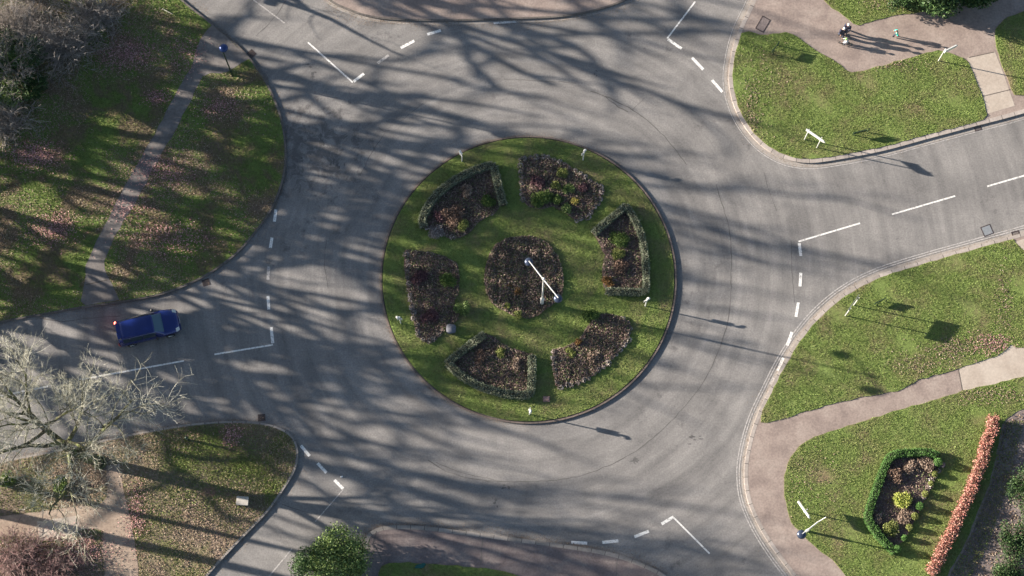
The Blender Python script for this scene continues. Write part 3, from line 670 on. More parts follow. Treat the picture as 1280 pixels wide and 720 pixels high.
S = [
 ('spent_shrub', 582, 238, .40, .5, 'f_pale', 'pale tan dried clump near the top of the curved-hedge bed'),
 ('purple_shrub', 549, 270, .42, .4, 'f_purple', 'purple mound at the left end of the curved-hedge bed'),
 ('rust_shrub', 566, 268, .75, .45, 'f_rust', 'wide rusty pink perennial in the middle of the curved-hedge bed'),
 ('lime_shrub', 581, 281, .45, .4, 'f_olive', 'yellow-green clump at the lower tip of the curved-hedge bed'),
 ('green_shrub', 612, 251, .5, .45, 'f_green', 'green shrub against the right arm of the curved hedge'),
 ('grey_shrub', 545, 290, .5, .3, 'f_edging', 'low grey mat at the lower left corner of the curved-hedge bed'),
 ('green_shrub', 677, 246, .72, .5, 'f_green', 'spreading deep green shrub at the lower left of the top bed'),
 ('green_shrub', 698, 250, .40, .4, 'f_green', 'small green clump in the middle of the top bed lower edge'),
 ('lime_shrub', 710, 262, .42, .35, 'f_bright', 'bright green leafy clump at the lower tip of the top bed'),
 ('yellow_flower', 719, 251, .28, .3, 'f_yellow', 'small yellow flower clump in the top bed'),
 ('lime_shrub', 703, 216, .36, .35, 'f_olive', 'lime green clump near the upper edge of the top bed'),
 ('lime_shrub', 695, 232, .34, .3, 'f_olive', 'lime clump at the heart of the top bed'),
 ('bright_shrub', 711, 236, .40, .35, 'f_bright', 'fresh green clump right of centre in the top bed'),
 ('purple_shrub', 731, 233, .42, .35, 'f_purple', 'round purple clump at the right of the top bed'),
 ('purple_shrub', 672, 228, .5, .35, 'f_purple', 'purple clump at the left of the top bed'),
 ('green_shrub', 772, 299, .68, .5, 'f_green', 'spiky green shrub in the upper half of the angular-hedge bed'),
 ('olive_shrub', 774, 318, .45, .35, 'f_olive', 'olive clump in the middle of the angular-hedge bed'),
 ('rust_shrub', 775, 334, .5, .35, 'f_rust', 'red-brown clump in the lower half of the angular-hedge bed'),
 ('amber_shrub', 760, 352, .40, .4, 'f_orange', 'amber clump at the lower left corner of the angular-hedge bed'),
 ('green_shrub', 561, 349, .55, .5, 'f_green', 'green shrub on the right margin of the purple left bed'),
 ('purple_shrub', 537, 396, .55, .4, 'f_purple', 'dusky pink shrub low in the purple left bed'),
 ('purple_shrub', 527, 350, .6, .4, 'f_purple', 'dark purple shrub midway down the left bed'),
 ('lime_bush', 578, 386, .52, .65, 'f_bright', 'bright green bush alone on the grass right of the left bed'),
 ('rust_shrub', 600, 447, .5, .3, 'f_rust', 'rusty clump left of centre in the bottom bed'),
 ('olive_shrub', 625, 441, .36, .3, 'f_olive', 'olive clump near the top edge of the bottom bed'),
 ('spent_shrub', 648, 455, .4, .35, 'f_pale', 'dried tan clump near the right arm of the bottom bed'),
 ('orange_flower', 723, 427, .24, .3, 'f_orange', 'small orange flower clump at the top of the lower right bed'),
 ('spent_shrub', 743, 446, .42, .35, 'f_pale', 'pinkish tan clump in the middle of the lower right bed'),
 ('olive_shrub', 713, 440, .34, .3, 'f_olive', 'yellow-green clump at the left of the lower right bed'),
 ('green_shrub', 737, 396, .6, .55, 'f_green', 'dull green shrub at the top corner of the lower right bed'),
 ('orange_flower', 648, 363, .28, .25, 'f_orange', 'orange flowers in the middle of the round bed'),
 ('yellow_flower', 633, 383, .26, .25, 'f_lime', 'pale lime clump near the bottom left of the round bed'),
 ('lime_shrub', 647, 394, .30, .3, 'f_olive', 'yellow-green clump at the bottom edge of the round bed'),
 ('orange_flower', 637, 357, .16, .2, 'f_orange', 'tiny orange clump left of the larger orange flowers'),
 ('gold_shrub', 1128, 623, .58, .6, 'f_lime', 'round pale golden shrub in the middle of the small lawn bed'),
 ('gold_shrub', 1115, 663, .55, .55, 'f_olive', 'duller yellow-green shrub at the bottom of the small lawn bed'),
 ('rust_shrub', 1117, 594, .52, .5, 'f_rust', 'copper brown grass clump at the upper left of the small lawn bed'),
 ('spent_shrub', 1158, 579, .55, .4, 'f_pale', 'pale feathery grass at the top right of the small lawn bed'),
 ('spent_shrub', 1140, 585, .5, .35, 'f_pale', 'sparse tan grasses at the top of the small lawn bed'),
 ('spent_shrub', 1096, 648, .34, .35, 'f_pale', 'small whitish dried plant at the left corner of the small lawn bed'),
 ('spent_shrub', 1134, 646, .55, .3, 'f_pale', 'pinkish dried clump right of the duller yellow shrub'),
]
for (nm, x, y, r_, h, mt, lb) in S:
    r_ *= 1.15
    tw = mt in ('f_pale', 'f_rust', 'f_purple')
    shrub(nm, x, y, r_, h, mt, lb, twiggy=tw, n=int((700 if tw else 1300)*r_*r_/0.2), cat='flowers' if 'flower' in nm else 'shrub')
# edging tufts
p = rng.normal(size=(70, 3)); p /= np.linalg.norm(p, axis=1, keepdims=True); p *= np.array([.16, .16, .12]); p[:, 2] = np.abs(p[:, 2])+.03
tuft_me = leafmesh('edging_plant', p, .085, long=1.5)
tuft_me.materials.append(M['f_edging'])
edge_lines = [
 ([(652, 200), (652, 215), (652, 232), (653, 250)], 'pale edging tuft on the left margin of the top bed'),
 ([(655, 197), (679, 196), (704, 204), (729, 220), (754, 236), (748, 254), (733, 273), (720, 275)], 'dusky edging tuft along the outer curve of the top bed'),
 ([(693, 440), (692, 460), (697, 483), (712, 481), (735, 473), (750, 463), (762, 452), (776, 437), (785, 424), (789, 406), (780, 399)], 'pale round edging tuft rimming the lower right bed'),
 ([(508, 318), (509, 345), (513, 372), (518, 400), (524, 420), (534, 427), (545, 422), (552, 412)], 'dusky edging tuft down the outer side of the left bed'),
 ([(534, 283), (548, 290), (565, 296)], 'grey edging tuft at the lower left of the curved-hedge bed'),
 ([(1176, 580), (1166, 600), (1155, 622)], 'pale tuft on the right margin of the small lawn bed'),
]
for pts, lb in edge_lines:
    for (x, y) in resample(PL(pts, Z+.1), 0.40):
        o = bpy.data.objects.new('edging_plant', tuft_me); COL.objects.link(o)
        s = random.uniform(.75, 1.35); o.scale = (s, s, s); o.rotation_euler = (0, 0, random.uniform(0, 6.28))
        o.location = (x+random.gauss(0, .04), y+random.gauss(0, .04), Z+.03)
        tag(o, lb, 'plant', lb.replace('tuft', 'tufts'))
# withered bedding cover inside the beds
def inside_pts(poly, dens, rr=rng):
    A = np.array(poly); lo, hi = A.min(0), A.max(0)
    n = int((hi-lo).prod()*dens); q = rr.uniform(lo, hi, (n, 2))
    return q[inpoly(q, poly)]
for k, po in BEDW.items():
    d = {'c': 800, 'b': 200, 'e': 330, 's': 560}.get(k, 560)
    q = inside_pts(po, d); n = len(q)
    hgt = np.array([0.28 if k == 'c' else 0.20])*(0.4+0.6*np.sin(q[:, 0]*3.1)**2*np.cos(q[:, 1]*2.7)**2)
    z = Z+.05+rng.uniform(0, 1, n)*hgt+.02
    o = link('bedding_cover', leafmesh('bedding_cover', np.c_[q, z], 0.085, long=1.5), M['f_bedding']); tag(o, 'withered low bedding plants covering a flower bed', kind='stuff')

# ------------------------------------------------------------------ grass and leaves
EXCL = list(BEDW.values())
def blades(name, pts, h, mat, z=Z+.02, wide=0.03):
    n = len(pts); a = rng.uniform(0, 6.283, n); hh = h*rng.uniform(.5, 1.4, n)
    lean = rng.normal(0, .55, (n, 2))*hh[:, None]
    b = np.stack([np.cos(a), np.sin(a)], 1)*wide*rng.uniform(.6, 1.3, (n, 1))*.5
    zz = np.full(n, z)
    V = np.stack([np.c_[pts-b, zz], np.c_[pts+b, zz], np.c_[pts+lean, zz+hh]], 1).reshape(-1, 3)
    o = link(name, npmesh(name, V, np.arange(3*n).reshape(n, 3)), mat)
    return tag(o, kind='stuff')
def keep_out(q, polys):
    for po in polys:
        q = q[~inpoly(q, po)]
    return q
# noise-free patchiness by sums of sines
def patch(q, s, ph=0.0):
    x, y = q[:, 0]*s, q[:, 1]*s
    return (np.sin(x*1.7+1.3*np.sin(y*1.1+ph)+ph)+np.sin(y*2.1+1.7*np.sin(x*.9-ph))+np.sin((x+y)*3.3+ph*2)*.5)/2.5
for po, nm in LAWNS:
    q = inside_pts(po, 430)
    vis = (np.abs(q[:, 0]) < 37) & (q[:, 1] < 22) & (q[:, 1] > -21); q = q[vis]
    q = keep_out(q, EXCL); q = q[patch(q, .8, 1.0)+rng.normal(0, .25, len(q)) > -.62]
    if len(q): blades('grass', q, 0.055, M['grass'], z=Z+.03, wide=.036)
q = inside_pts(isl_lawn, 420); q = keep_out(q, EXCL); blades('grass', q, 0.05, M['grass'], wide=.034)
def window_clip(poly_world, x0=-37, x1=37, y0=-21, y1=22):
    q = rng.uniform((x0, y0), (x1, y1), (int((x1-x0)*(y1-y0)*300), 2)); return q[inpoly(q, poly_world)]
wv = w_in+PL([(-1100, 600), (-1100, -500), (150, -500)])
swv = sw_in+PL([(0, 1000), (-1100, 1000), (-1100, 850)])
for vv, ex, ph in ((wv, wpath, 0.0), (swv, spath, 2.0)):
    q = window_clip(vv, -37, -13); q = keep_out(q, [ex])
    g = q[patch(q, .35, ph)+rng.normal(0, .35, len(q)) > (-.15 if ph == 0 else -.05)]; blades('grass', g, .06, M['grasslit'], z=Z, wide=.045)
    lq = q[(patch(q, .35, ph)+rng.normal(0, .2, len(q)) < .05) & (rng.uniform(size=len(q)) < .6)]
    lz = np.full(len(lq), Z+.03)+rng.uniform(0, .03, len(lq))
    o = link('fallen_leaves', leafmesh('fallen_leaves', np.c_[lq, lz], .085, up=1.5), M['leaves']); tag(o, kind='stuff')
def leafpile(cx, cy, rx, ry, n, mat='pinkleaves'):
    c = np.array(P(cx, cy)); n = int(n*1.7); q = c+rng.normal(0, 1, (n, 2))*np.array([rx, ry])/18.5*.62
    k = inpoly(q, wv) | inpoly(q, swv)
    for L_, _ in LAWNS: k |= inpoly(q, L_)
    q = q[k]
    if not len(q): return
    o = link('fallen_leaves', leafmesh('fallen_leaves', np.c_[q, Z+.05+rng.uniform(0, .03, len(q))], .09, up=1.2), M[mat]); tag(o, kind='stuff')
for a in ((66, 287, 26, 18, 700), (160, 68, 32, 18, 900), (45, 195, 36, 20, 700), (200, 215, 36, 20, 700), (215, 300, 50, 22, 900), (198, 122, 16, 10, 250), (275, 135, 26, 14, 350), (232, 70, 20, 25, 300), (160, 262, 26, 16, 300), (40, 195, 20, 10, 300), (70, 20, 60, 18, 500, 'leaves'), (20, 90, 50, 60, 600, 'leaves'), (170, 640, 12, 34, 450), (110, 600, 26, 26, 700, 'leaves'), (230, 640, 50, 26, 700, 'leaves'), (290, 545, 14, 14, 260), (60, 700, 70, 20, 1100, 'leaves'), (100, 690, 36, 22, 900), (30, 700, 30, 20, 500),
          (1190, 435, 26, 14, 420, 'leaves'), (1240, 430, 22, 12, 350), (1150, 455, 40, 14, 300, 'leaves'), (1255, 380, 10, 45, 260, 'leaves'), (940, 150, 10, 50, 300, 'leaves'), (1110, 80, 40, 8, 260, 'leaves'), (1240, 495, 40, 10, 300, 'leaves'), (1010, 600, 30, 30, 160, 'leaves'), (1120, 5, 40, 10, 200, 'leaves'), (950, 100, 30, 60, 220, 'leaves')):
    leafpile(*a)
q = np.array(P(318, 590))+rng.normal(0, 1, (26000, 2))*np.array([2.6, 2.2]); q = q[inpoly(q, swv)]; blades('grass', q, .06, M['grass'], z=Z, wide=.045)
q = np.array(P(250, 552))+rng.normal(0, 1, (9000, 2))*np.array([2.0, .7]); q = q[inpoly(q, swv)]; blades('grass', q, .06, M['grass'], z=Z, wide=.045)
def grit(line, side, n, spread, x0=-36, x1=36):
    A = np.array([p for p in resample(line, .3) if x0 < p[0] < x1 and -20 < p[1] < 21])
    if len(A) < 2: return
    k = rng.integers(0, len(A), n); T = np.gradient(A, axis=0); T /= np.linalg.norm(T, axis=1, keepdims=True)+1e-9
    N = np.stack([-T[:, 1], T[:, 0]], 1)*-side
    clump = .25+np.abs(np.sin(k*.21)*np.cos(k*.083))*1.2
    d = np.abs(rng.normal(0, spread, n))*clump+.03
    q = A[k]+N[k]*d[:, None]+T[k]*rng.uniform(-.3, .3, (n, 1))
    o = link('fallen_leaves', leafmesh('fallen_leaves', np.c_[q, .012+rng.uniform(0, .01, n)], .05, up=3), M['leaves']); tag(o, kind='stuff')
grit(n_k, n_s, 2600, .5); grit(s_k, s_s, 2600, .35); grit(west_k, w_s, 2200, .3); grit(sw_k, sw_s, 2000, .35); grit(ne_k, ne_s, 900, .3); grit(e_k, e_s, 900, .3); grit(circle(ISC, ISR), 1, 1400, .2)
# shadowed soil strip plants right of the coral hedge: leaf litter
q = inside_pts(soil_strip, 60); q = q[(np.abs(q[:, 0]) < 37) & (q[:, 1] > -21)]
o = link('fallen_leaves', leafmesh('fallen_leaves', np.c_[q, np.full(len(q), Z+.04)], .12, up=1.2), M['leaves']); tag(o, kind='stuff')
verge2 = PL([(1253, 528), (1247, 560), (1238, 602), (1222, 642), (1206, 682), (1186, 720), (1214, 720), (1233, 685), (1247, 645), (1262, 600), (1272, 560), (1280, 525)])
q = inside_pts(verge2, 260); blades('grass', q, .09, M['grasslit'], z=Z+.02, wide=.05)

# ------------------------------------------------------------------ trees
def perp(d):
    a = Vector((0, 0, 1)) if abs(d.z) < .9 else Vector((1, 0, 0))
    return d.cross(a).normalized()
def gen_tree(seed, H=16, tr=.35, base=.3, spread=.9, nl=9, nsub=6, ntw=6, lean=(0, 0), fine=1.0, droop=0.0, wob0=.06, flat=1.0, bias=(0, 0), lw=.13):
    rd = random.Random(seed); big = []; limb = []; twig = []
    def grow(p, d, L, r0, r1, k, out, wob, trop):
        pts = [p.copy()]; dirs = [d.copy()]
        for i in range(k):
            d = (d+Vector((rd.gauss(0, wob), rd.gauss(0, wob), rd.gauss(0, wob)+trop))).normalized()
            q = p+d*(L/k)
            a = r0+(r1-r0)*i/k; b = r0+(r1-r0)*(i+1)/k
            out.append((*p, *q, a, b)); p = q; pts.append(p.copy()); dirs.append(d.copy())
        return pts, dirs
    d0 = Vector((lean[0], lean[1], 1)).normalized()
    tp, td = grow(Vector((0, 0, -.1)), d0, H*.75, tr, tr*.22, 10, big, wob0, .02)
    big.append((0, 0, -.1, 0, 0, .25, tr*1.5, tr*1.02))
    for i in range(nl):
        t = base+(1-base)*(i+rd.random()*.6)/nl; x = t*10; k = min(9, int(x)); f = x-k
        p = tp[k].lerp(tp[k+1], f); a = i*2.4+rd.uniform(-.5, .5)
        el = rd.uniform(.1, .45)+.7*t
        el *= flat
        d = Vector((math.cos(a)*math.cos(el), math.sin(a)*math.cos(el), math.sin(el)))
        d = (d+d0*.15+Vector((bias[0], bias[1], 0))).normalized()
        L = H*spread*rd.uniform(.34, .52)*(1.15-.5*t); r = tr*(1-.65*t)*.55
        lp, ld = grow(p, d, L, r, r*.25, 7, big, lw, .05)
        for j in range(nsub):
            t2 = .25+.75*(j+rd.random())/nsub; x = min(6.99, t2*7); k2 = int(x); f2 = x-k2
            q = lp[k2].lerp(lp[k2+1], f2); dd = ld[k2]; a2 = rd.uniform(0, 6.28); pv = perp(dd); pv.rotate(Matrix.Rotation(a2, 3, dd))
            d2 = (dd*.75+pv*rd.uniform(.5, .95)+Vector((0, 0, .12-droop))).normalized()
            L2 = L*rd.uniform(.35, .6)*(1.25-.6*t2); r2 = max(.022, r*.42*(1-.5*t2))
            sp_, sdd = grow(q, d2, L2, r2, r2*.35, 5, limb, .2, .05-droop*.3)
            for m in range(ntw):
                t3 = .15+.85*(m+rd.random())/ntw; x = min(4.99, t3*5); k3 = int(x)
                q3 = sp_[k3].lerp(sp_[k3+1], x-k3); dd3 = sdd[k3]; pv = perp(dd3); pv.rotate(Matrix.Rotation(rd.uniform(0, 6.28), 3, dd3))
                d3 = (dd3*.8+pv*rd.uniform(.5, 1.0)+Vector((0, 0, .1-droop))).normalized()
                L3 = L2*rd.uniform(.3, .6)
                tp3, td3 = grow(q3, d3, L3, max(.012, r2*.35), .007, 4, twig, .28, .06-droop*.2)
                for z_ in range(int(4*fine)):
                    x = rd.uniform(.6, 3.99); k4 = int(x); q4 = tp3[k4].lerp(tp3[k4+1], x-k4); dd4 = td3[k4]
                    pv = perp(dd4); pv.rotate(Matrix.Rotation(rd.uniform(0, 6.28), 3, dd4))
                    d4 = (dd4*.8+pv*rd.uniform(.4, .9)).normalized()
                    grow(q4, d4, L3*rd.uniform(.3, .6), .009, .005, 2, twig, .25, .05)
    return big, limb, twig
TREEME = {}
def tree_meshes(key, mats, **kw):
    fat = kw.pop('fat', 1.0); lfat = kw.pop('lfat', 1.0)
    b, l_, t = gen_tree(**kw)
    b = np.array(b); b[:, 6:8] = np.maximum(b[:, 6:8], 0.03*lfat if lfat > 1 else 0)
    a = tubes('trunk', b, 9); a.materials.append(M[mats[0]])
    T = np.array(t); T[:, 6:8] *= fat; Lm = np.array(l_); Lm[:, 6:8] *= lfat
    e = tubes('crown', np.concatenate([Lm, T]), 4); e.materials.append(M[mats[1]]); e.materials.append(M[mats[2]])
    mi = np.zeros(len(e.polygons), np.int32); mi[len(Lm)*4:] = 1; e.polygons.foreach_set('material_index', mi)
    TREEME[key] = (a, e)
def place_tree(key, name, px, py, label, group=None, rz=0, s=1.0, world=None):
    c = world or P(px, py, Z)
    rt = root(name, (c[0], c[1], Z), label, 'tree', group, rz); rt.scale = (s, s, s) if not isinstance(s, tuple) else s
    for nm, me in zip(('trunk', 'crown'), TREEME[key]):
        o = bpy.data.objects.new(nm, me); COL.objects.link(o); o.parent = rt
    return rt
tree_meshes('mossy', ('bark', 'limb', 'twig'), seed=11, H=14.5, tr=.40, base=.28, spread=1.32, nl=13, nsub=9, ntw=8, lean=(-.20, .06), fine=2.2, fat=.8, lfat=.8)
tree_meshes('grey', ('greybark', 'greybark', 'greytwig'), seed=5, H=12, tr=.30, base=.25, spread=1.0, nl=10, nsub=7, ntw=7, fine=1.6, fat=.9)
tree_meshes('tallA', ('greybark', 'greybark', 'greytwig'), seed=21, H=19, tr=.42, base=.34, spread=1.15, nl=9, nsub=4, ntw=3, fine=.3, fat=1.5, lfat=4.6, flat=.5, bias=(.25, -.55), lw=.2)
tree_meshes('tallB', ('greybark', 'greybark', 'greytwig'), seed=22, H=22, tr=.42, base=.45, spread=1.05, nl=9, nsub=4, ntw=3, fine=.3, fat=1.5, lfat=4.6, flat=.5, bias=(.25, -.55), lw=.2)
tree_meshes('tallC', ('greybark', 'greybark', 'greytwig'), seed=35, H=16, tr=.36, base=.30, spread=1.3, nl=9, nsub=4, ntw=3, fine=.3, fat=1.5, lfat=4.6, flat=.5, bias=(.25, -.55), lw=.2)
tree_meshes('tallS', ('greybark', 'greybark', 'greytwig'), seed=41, H=19, tr=.30, base=.5, spread=.75, nl=10, nsub=6, ntw=4, fine=.45, fat=1.6, lfat=3.0, wob0=.012)
place_tree('mossy', 'bare_tree', 124, 578, 'big bare tree with pale lichened twigs and mossy trunk at the kerb, lower left')
place_tree('grey', 'bare_tree', 28, 96, 'tangled grey leafless tree over evergreen bushes in the top left corner', rz=1.0, s=.62)
GB = 'bare trees standing beyond the left and top edges'
OFF = [('tallA', -250, -60, 0.3, 1.0), ('tallB', -330, 120, 1.7, 1.0), ('tallC', -190, 215, 2.9, 1.05), ('tallA', -380, 330, 4.0, 1.0),
       ('tallC', 60, -150, 5.1, 1.1), ('tallB', -120, -250, .8, 1.0), ('tallA', 170, -230, 2.2, .9), 
       ('tallB', -560, 30, 2.5, 1.0), ('tallA', -170, 60, 5.0, 1.0), ('tallC', -230, 10, 0.2, 1.15), ('tallA', -230, 315, 2.6, .9),
       ('tallC', -330, 250, 4.4, 1.05), ('tallA', -10, -190, 3.3, 1.0), ('tallA', -520, 330, .9, 1.1), ('tallB', -390, 385, 2.0, 1.0), ('tallB', -280, 150, 4.6, 1.0), ('tallC', -430, -10, 1.5, 1.0), ('tallC', -490, 130, 3.9, 1.0),
       ('tallS', -130, 574, 0.4, (.75, .75, 1.35)), ('tallS', -135, 611, 2.0, (1.25, 1.25, 1.4)), ('tallS', -140, 46, 3.1, 1.2), ('tallS', -128, 104, 4.4, 1.0)]
for i, (k, x, y, rz, s) in enumerate(OFF):
    rz = (rz-2.8)*.22 if k != 'tallS' else rz
    place_tree(k, 'bare_tree', x, y, 'tall leafless tree outside the frame whose shadow crosses the road', GB, rz, s)

# evergreen bushes, top left, bottom, corners
def bush(name, px, py, r_, h, mat, label, n, size=.10, z0=Z, group=None, squash=1, puff=14, cat='bush'):
    c = P(px, py, z0+h*.5); rt = root(name, (c[0], c[1], z0), label, cat, group)
    ce = rng.normal(size=(puff, 3)); ce /= np.linalg.norm(ce, axis=1, keepdims=True); ce *= rng.uniform(.5, 1, (puff, 1))*np.array([r_*.68, r_*.68*squash, h*.33]); ce[:, 2] += h*.52
    rad = rng.uniform(.18, .5, puff)
    k = rng.integers(0, puff, n); d = rng.normal(size=(n, 3)); d /= np.linalg.norm(d, axis=1, keepdims=True)
    p = ce[k]+d*(rad[k][:, None]*np.array([r_, r_*squash, h*.55]))*rng.uniform(.55, 1.12, (n, 1))
    p[:, 2] = np.clip(p[:, 2], .05, None)
    link('foliage', leafmesh('foliage', p, size), M[mat], rt)
    segs = []
    for c_ in ce:
        mid = c_*.5+rng.normal(0, .08, 3)*r_; mid[2] = abs(mid[2])*.8
        segs.append((0, 0, 0, *mid, .05+.02*r_, .035)); segs.append((*mid, *c_, .035, .012))
    link('stems', tubes('stems', segs, 5), M['greybark'], rt)
    return rt
bush('evergreen_bush', 18, 72, 2.2, 3.6, 'f_ever', 'dark holly-like bush under the grey twigs at the left edge, top left corner', 10000, .13)
bush('evergreen_bush', 40, 108, 1.3, 2.2, 'f_ever', 'smaller evergreen bush at the lower edge of the top left thicket', 4000, .12)
bush('evergreen_bush', 6, 118, 1.4, 2.0, 'f_bright', 'brighter green bush at the left edge below the top left thicket', 3600, .12)
bush('evergreen_bush', 425, 700, 2.6, 3.6, 'f_bright', 'large round bright green evergreen beside the road at the bottom edge', 16000, .13, puff=34)
bush('evergreen_bush', 388, 708, 1.5, 3.0, 'f_ever', 'darker green bush joined to the left flank of the large round evergreen', 6500, .12)
bush('low_bush', 75, 606, .8, .7, 'f_green', 'small green bush under the mossy tree above the crossing paths', 2200, .09)
bush('low_bush', 8, 598, .7, .8, 'f_green', 'small green bush at the left edge below the road', 1600, .09)
bush('hedge_bush', 1130, 0, 1.4, 1.6, 'f_ever', 'dark shrub at the top edge left of the shaded path', 4200, .11)
bush('hedge_bush', 1164, 0, 1.3, 2.0, 'f_ever', 'dark shrub at the top edge nearest the shaded path', 3600, .11)
bush('hedge_bush', 1168, -30, 2.8, 5.5, 'f_ever', 'tall evergreen outside the top edge shading the path', 26000, .2)
bush('hedge_bush', 1215, -14, 2.0, 3.6, 'f_ever', 'evergreen shrub just above the top right frame edge', 16000, .2)
bush('hedge_bush', 1228, -62, 2.4, 4.2, 'f_ever', 'evergreen shrub furthest right beyond the top edge', 6000, .2)
bush('ivy_bush', 1283, 610, 1.5, 1.1, 'f_ever', 'glossy dark green bush at the right edge, highest of the right corner row', 5200, .10, squash=1.5)
bush('ivy_bush', 1270, 672, 1.5, 1.1, 'f_ever', 'glossy dark green bush at the right edge, middle of the corner row', 5600, .10, squash=1.5)
bush('ivy_bush', 1262, 722, 1.5, 1.1, 'f_ever', 'glossy dark green bush in the bottom right corner', 5600, .10, squash=1.2)
# reddish scrub bottom-left corner : bare twig shrubs
def twigbush(px, py, r_, h, n, mat, label, seed):
    rd = random.Random(seed); c = P(px, py, Z+h*.4); rt = root('bare_shrub', (c[0], c[1], Z), label, 'shrub')
    seg = []; tw = []
    for i in range(n):
        a = rd.uniform(0, 6.28); e = rd.uniform(.25, 1.3); d = Vector((math.cos(a)*math.cos(e), math.sin(a)*math.cos(e), math.sin(e)))
        p = Vector((rd.gauss(0, r_*.2), rd.gauss(0, r_*.2), 0)); L = r_*rd.uniform(.6, 1.15); r0 = .02
        for k in range(5):
            d = (d+Vector((rd.gauss(0, .18), rd.gauss(0, .18), rd.gauss(0, .15)-.08))).normalized(); q = p+d*L/5
            if q.z < .03: q.z = .03
            seg.append((*p, *q, r0*(1-k*.16), r0*(1-(k+1)*.16)))
            for _ in range(2):
                dd = (d+Vector((rd.gauss(0, .6), rd.gauss(0, .6), rd.gauss(0, .5)))).normalized(); e2 = q+dd*L*.25; e2.z = max(.02, e2.z)
                tw.append((*q, *e2, .011, .006))
                e3 = e2+Vector((rd.gauss(0, 1), rd.gauss(0, 1), rd.gauss(0, .6))).normalized()*L*.14; e3.z = max(.02, e3.z); tw.append((*e2, *e3, .008, .005))
            p = q
    link('stems', tubes('stems', seg, 4), M['greytwig' if mat == 'greytwig' else 'greybark'], rt); link('twigs', tubes('twigs', tw, 3, False), M[mat], rt)
twigbush(20, 700, 2.2, 1.5, 170, 'redtwig', 'reddish leafless bramble scrub in the bottom left corner', 1)
twigbush(70, 712, 1.8, 1.1, 130, 'redtwig', 'pinkish leafless scrub at the bottom edge left of the vertical path', 2)
twigbush(20, 35, 3.0, 3.0, 240, 'greytwig', 'dense grey leafless thicket at the upper left corner', 3)
twigbush(80, 55, 2.6, 2.2, 200, 'greytwig', 'dense grey leafless thicket right of the corner bushes', 4)
twigbush(110, 15, 2.4, 2.0, 170, 'greytwig', 'dense grey leafless thicket touching the top edge', 5)
twigbush(5, 150, 2.2, 1.5, 150, 'greytwig', 'low grey leafless scrub at the left edge under the corner thicket', 6)
# fallen stick
c0 = P(203, 11, Z+.08); c1 = P(216, 18, Z+.08)
o = link('fallen_branch', tubes('fallen_branch', [(*c0, Z+.08, *c1, Z+.12, .04, .025)], 6), M['twig']); tag(o, 'pale fallen branch on the grass near the top left road', 'branch')

# ------------------------------------------------------------------ lamps
def dome(bm, c, r_):
    asph(bm, c, (r_, r_, r_*.62), 24, 12)
# central double lamp
cx, cy = P(677.5, 379, Z)
rt = root('street_lamp', (cx, cy, Z), 'white double armed lamp with two dark domes in the round central bed', 'street lamp')
HL = 6.75
cyl('base', (0, 0, 0), (0, 0, 1.15), .13, .12, M['white'], rt)
bmobj('base_collar', lambda b: acyl(b, (0, 0, 1.15), (0, 0, 1.35), .15, .07, 16), M['white'], rt, smooth=False)
cyl('pole', (0, 0, 1.3), (0, 0, HL), .06, .045, M['white'], rt)
tA = np.array(P(664, 331, HL)); tB = np.array(P(700.5, 377, HL)); mid = (tA+tB)/2-np.array([cx, cy])
hA = tA-(tA+tB)/2
bmobj('finial', lambda b: asph(b, (0, 0, HL+.12), (.10, .10, .12)), M['white'], rt)
for s in (1, -1):
    e = hA*s
    cyl('arm', (0, 0, HL-.02), (e[0], e[1], HL+.05), .045, .035, M['white'], rt, 10)
    ln = bmobj('lantern', lambda b: dome(b, (e[0], e[1], HL-.22), .29), M['lantern'], rt)
    bmobj('lamp_glass', lambda b: asph(b, (e[0], e[1], HL-.36), (.22, .22, .12), 20, 8), M['lens'], ln)
# single lamps
def lamp(px, py, tx, ty, H, mat, label, arm_to=None):
    c = np.array(P(px, py, Z)); rt = root('street_lamp', (c[0], c[1], Z), label, 'street lamp')
    hd = np.array(P(tx, ty, H))-c
    pm = M['white'] if arm_to is not None else M['dkgreen']
    cyl('base', (0, 0, 0), (0, 0, .9), .09, .085, pm, rt)
    cyl('pole', (0, 0, .88), (0, 0, H), .05, .04, pm, rt)
    cyl('arm', (0, 0, H-.03), (hd[0], hd[1], H+.04), .04, .03, M['white'], rt, 10)
    ln = bmobj('lantern', lambda b: dome(b, (hd[0], hd[1], H-.12), .30), mat, rt)
    bmobj('lamp_glass', lambda b: asph(b, (hd[0], hd[1], H-.26), (.22, .22, .12), 20, 8), M['lens'], ln)
    bmobj('bracket', lambda b: acyl(b, (0, 0, H-.5), (-hd[0]*.35+.1, -hd[1]*.35, H-.1), .025, .02, 8), M['white'], rt, smooth=False)
lamp(290.5, 94, 279.5, 60, 5.7, M['bluelantern'], 'lamp with a blue dome beside the kerb at the top of the left hand path')
lamp(1008, 664, 1002, 668, 5.4, M['lantern'], 'lamp with a dark dome over the footpath at the bottom right', arm_to=1)

